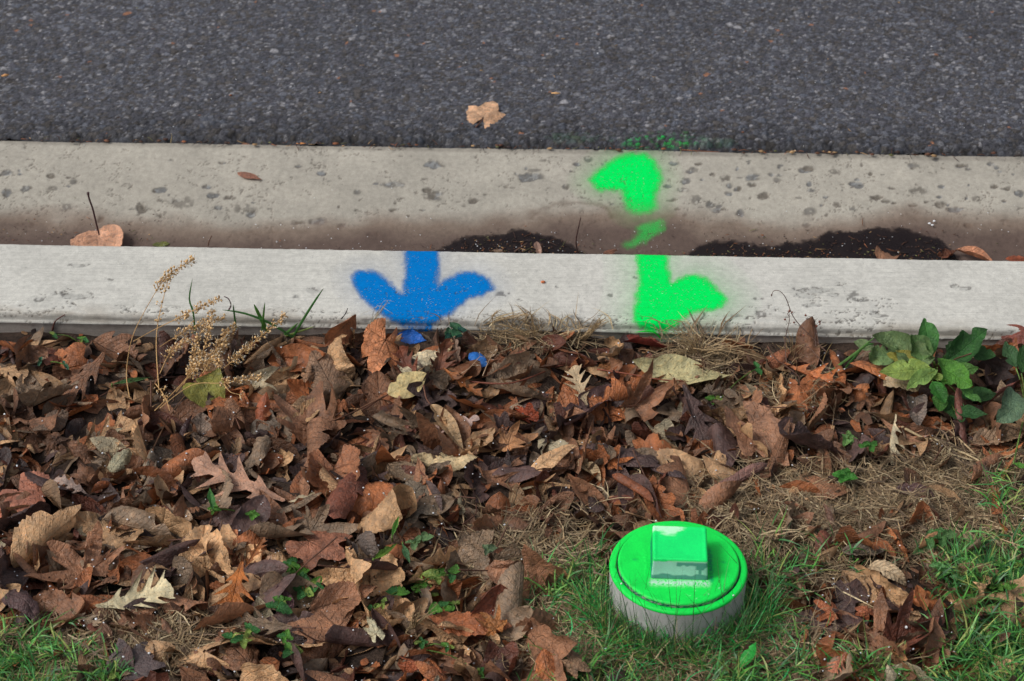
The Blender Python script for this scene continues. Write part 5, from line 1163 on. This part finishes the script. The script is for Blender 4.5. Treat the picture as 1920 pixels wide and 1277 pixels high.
clover('scalloped three-leaf sprig above the cream pointed maple leaf', 'ground_ivy', [(720, 1130), (745, 1110), (700, 1140)], 20)
clover('long green leaf cluster in the middle of the litter front', 'ground_ivy', [(780, 1092), (820, 1082), (850, 1078), (800, 1110)], 28)
clover('low green leaf pair before the long mottled orange leaf', 'ground_ivy', [(825, 1138), (850, 1135)], 24)
clover('grey-green sprig near the mauve-brown leaf', 'ground_ivy', [(790, 1010), (775, 1020)], 20, cols=((110, 150, 96),))
clover('tiny green sprigs under the copper maple leaf', 'ground_ivy', [(790, 1205), (840, 1215), (900, 1260)], 16)
clover('dark green sprig at the foot of the kerb below blue paint', 'ground_ivy', [(858, 620), (845, 628)], 22, cols=((34, 86, 70), (52, 100, 66)))
clover('two small round blue-green leaves in the far litter', 'ground_ivy', [(75, 678), (122, 684)], 15, cols=((70, 124, 92),))
clover('tiny bright green sprout below the kerb near the purple leaf', 'ground_ivy', [(155, 637), (100, 628)], 12)
clover('bright green lobed leaf pair between dead grass and litter', 'ground_ivy', [(1590, 824), (1592, 820)], 20, cols=((122, 176, 96),))
clover('lone vivid green leaf on the dead grass', 'ground_ivy', [(1583, 893)], 24, cols=((76, 150, 60),))
clover('small lobed green leaf beside the pinkish flat leaf', 'ground_ivy', [(1632, 838)], 20, cols=((72, 132, 54),))
clover('small dark green sprig under the rust cupped leaf', 'ground_ivy', [(1340, 750), (1420, 690)], 18)
clover('violet leaves behind the light tan cylinder leaf', 'ground_ivy', [(1745, 1010), (1765, 1005), (1730, 1030)], 26, cols=((104, 152, 90), (84, 136, 72)))
clover('pale clover sprigs below the light tan cylinder leaf', 'ground_ivy', [(1775, 1068), (1795, 1085), (1760, 1062)], 16, cols=((104, 160, 96),))
clover('yellow-green clover patch at the frame edge', 'ground_ivy', [(1880, 1080), (1895, 1100), (1905, 1060), (1870, 1100)], 16, cols=((110, 150, 60), (84, 138, 52)))
clover('dull green leaf beside the dry straw at the litter front', 'ground_ivy', [(915, 1030)], 22, cols=((92, 118, 84),))
clover('small blue-green sprig in the grass next to the plug', 'ground_ivy', [(1040, 1135)], 18, cols=((110, 160, 120),))
clover('two sprigs by the grassy corner', 'ground_ivy', [(195, 1240), (190, 1262), (215, 1265)], 16)
clover('little green sprouts below the long forked oak leaf', 'ground_ivy', [(475, 965), (400, 955)], 15, cols=((90, 150, 56),))
def spear(tail, tip, W, col, label): plant('plantain_leaf', label, tail, [(tail, tip, W, col, .5, O_(kind='lance', z=hat(*onz(tail[0], tail[1], .02)[:2])+.018, form='fold'))], group='single green blades in the litter')
spear((735, 1008), (748, 968), .35, (92, 150, 66), 'upright bright green blade beside the dark grey wrinkled leaf')
spear((755, 1020), (768, 1058), .3, (84, 132, 84), 'narrow blue-green blade pointing down beyond the wrinkled leaf')
spear((398, 958), (394, 915), .35, (72, 128, 66), 'dark green blade behind the long forked oak leaf')
spear((210, 722), (282, 708), .16, (88, 130, 74), 'flat green blade lying among brown leaves under the seed heads')
spear((700, 1050), (745, 1020), .3, (92, 132, 48), 'olive green blade over the red-brown leaves')

# ------------------------------------------------------------------ debris on road edge, gutter and puddles; white ice grains everywhere
bag = Bag(); BC = [s2l(c) for c in ((96, 66, 50), (70, 50, 42), (84, 56, 44), (168, 136, 98), (60, 46, 42), (140, 88, 60), (104, 104, 66), (52, 42, 42))]
def bits(n, fn, Lr, zf, thin=.5):
    for q in range(n):
        px, py = fn(); c = onz(px, py, -.085 if py > 330 else -.045); z_ = zf(c); L = rng.uniform(*Lr); a = rng.uniform(0, 6.28)
        if rng.random() < thin:
            e = np.array([math.cos(a), math.sin(a), rng.normal()*.15])*L; m_ = e/2+rng.normal(size=3)*L*.08; V, F = tube(np.array([c*[1, 1, 0]+[0, 0, z_], c*[1, 1, 0]+[0, 0, z_]+m_, c*[1, 1, 0]+[0, 0, z_]+e]), [.0004, .0005, .0003], 4)
        else:
            V, F = blob(c*[1, 1, 0]+[0, 0, z_], L*.28, (1.2, .8, .45), q)
        bag.add(V, F, BC[rng.integers(len(BC))]*rng.uniform(.6, 1.2))
gz = lambda c: float(np.interp(c[1], gp[:, 0], gp[:, 1]))+.0032
bits(260, lambda: (rng.normal(970, 60), 476-abs(rng.normal())*14), (.0012, .005), gz, .3); bits(34, lambda: (rng.normal(965, 50), 472-abs(rng.normal())*12), (.006, .016), gz, 1)
bits(430, lambda: (rng.uniform(1320, 1780)+rng.normal()*20, 488-abs(rng.normal())*18), (.0012, .005), gz, .3); bits(50, lambda: (rng.uniform(1320, 1780), 484-abs(rng.normal())*20), (.005, .014), gz, 1)
bits(120, lambda: (rng.uniform(0, 1920), 478-abs(rng.normal())*12+((rng.random()-.5)*20)), (.0015, .004), gz)
bits(70, lambda: (rng.uniform(0, 300), 450-abs(rng.normal())*22), (.0015, .005), gz)
def eg():
    x = rng.uniform(-60, 1980); return x, 280+(x-960)*.0165+rng.normal()*1.6-1
bits(230, eg, (.003, .013), lambda c: -.0425, .7)
bits(60, lambda: (rng.uniform(0, 1920), rng.uniform(10, 265)), (.002, .007), lambda c: float(road_z(c[1]))+.0022, .6)
obj('fine_debris', bag.mesh('fine_debris', M_BITS), kind='stuff', label='needles, bark crumbs and seeds along gutter and road edge')
twig([(1278, 281), (1310, 283), (1350, 285)], 'long rusty needle where asphalt meets gutter beyond the green hook', (140, 84, 56), .0006, z=-.042)
twig([(320, 268), (322, 255), (321, 250)], 'tiny pale stalk standing at the asphalt edge', (170, 150, 110), .0005, y=2.253)
bag = Bag(); WH = np.array([.80, .82, .84])
def grains(n, fn, zf, r0=.0004, r1=.0011):
    for q in range(n):
        c, z_ = fn(); V, F = blob((c[0], c[1], z_), rng.uniform(r0, r1)*(1.5 if rng.random() < .06 else 1), (1, .9, .8), q % 50); bag.add(V, F, WH*rng.uniform(.75, 1))
def fl():
    while True:
        px, py = rng.uniform(-40, 1960), rng.uniform(640, 1300); c = onz(px, py, .025)
        if c[1] < KY0-.004 and np.hypot(c[0]-capc[0], c[1]-capc[1]) > CR+.003 and rng.random() < .35+.65*vn(px/90, py/60, 4): return c, hat(c[0], c[1])+.0008
grains(1000, fl, None, .0005, .0012)
def fg():
    px, py = rng.uniform(0, 1920), 478-abs(rng.normal())*32; c = onz(px, max(py, 290), -.088); return c, gz(c)+.0002
grains(190, fg, None, .0003, .0008)
def fk():
    px, py = rng.uniform(0, 1920), rng.uniform(480, 610); c = onz(px, py, .035); return (c, .0356) if c[1] > KY0+.012 else (c, .03)
grains(60, fk, None, .0003, .0006)
def fr_():
    px, py = rng.uniform(0, 1920), rng.uniform(5, 285); c = onz(px, py, -.04); return c, float(road_z(c[1]))+.0022
grains(110, fr_, None, .0003, .0008)
for (px, py) in ((1748, 437), (1745, 442), (1740, 440)):
    c = onz(px, py, -.088); V, F = blob((c[0], c[1], gz(c)+.001), .0018, (1.2, .8, .7), px); bag.add(V, F, WH)
for (px, py) in ((1232, 1125), (1165, 1096), (1375, 1118), (1230, 978)):
    c = onz(px, py, zt); V, F = blob((c[0], c[1], zt+.001), .0010); bag.add(V, F, WH)
obj('ice_grains', bag.mesh('ice_grains', M_GRIT), kind='stuff', label='scattered tiny white grains on leaves, gutter and kerb')
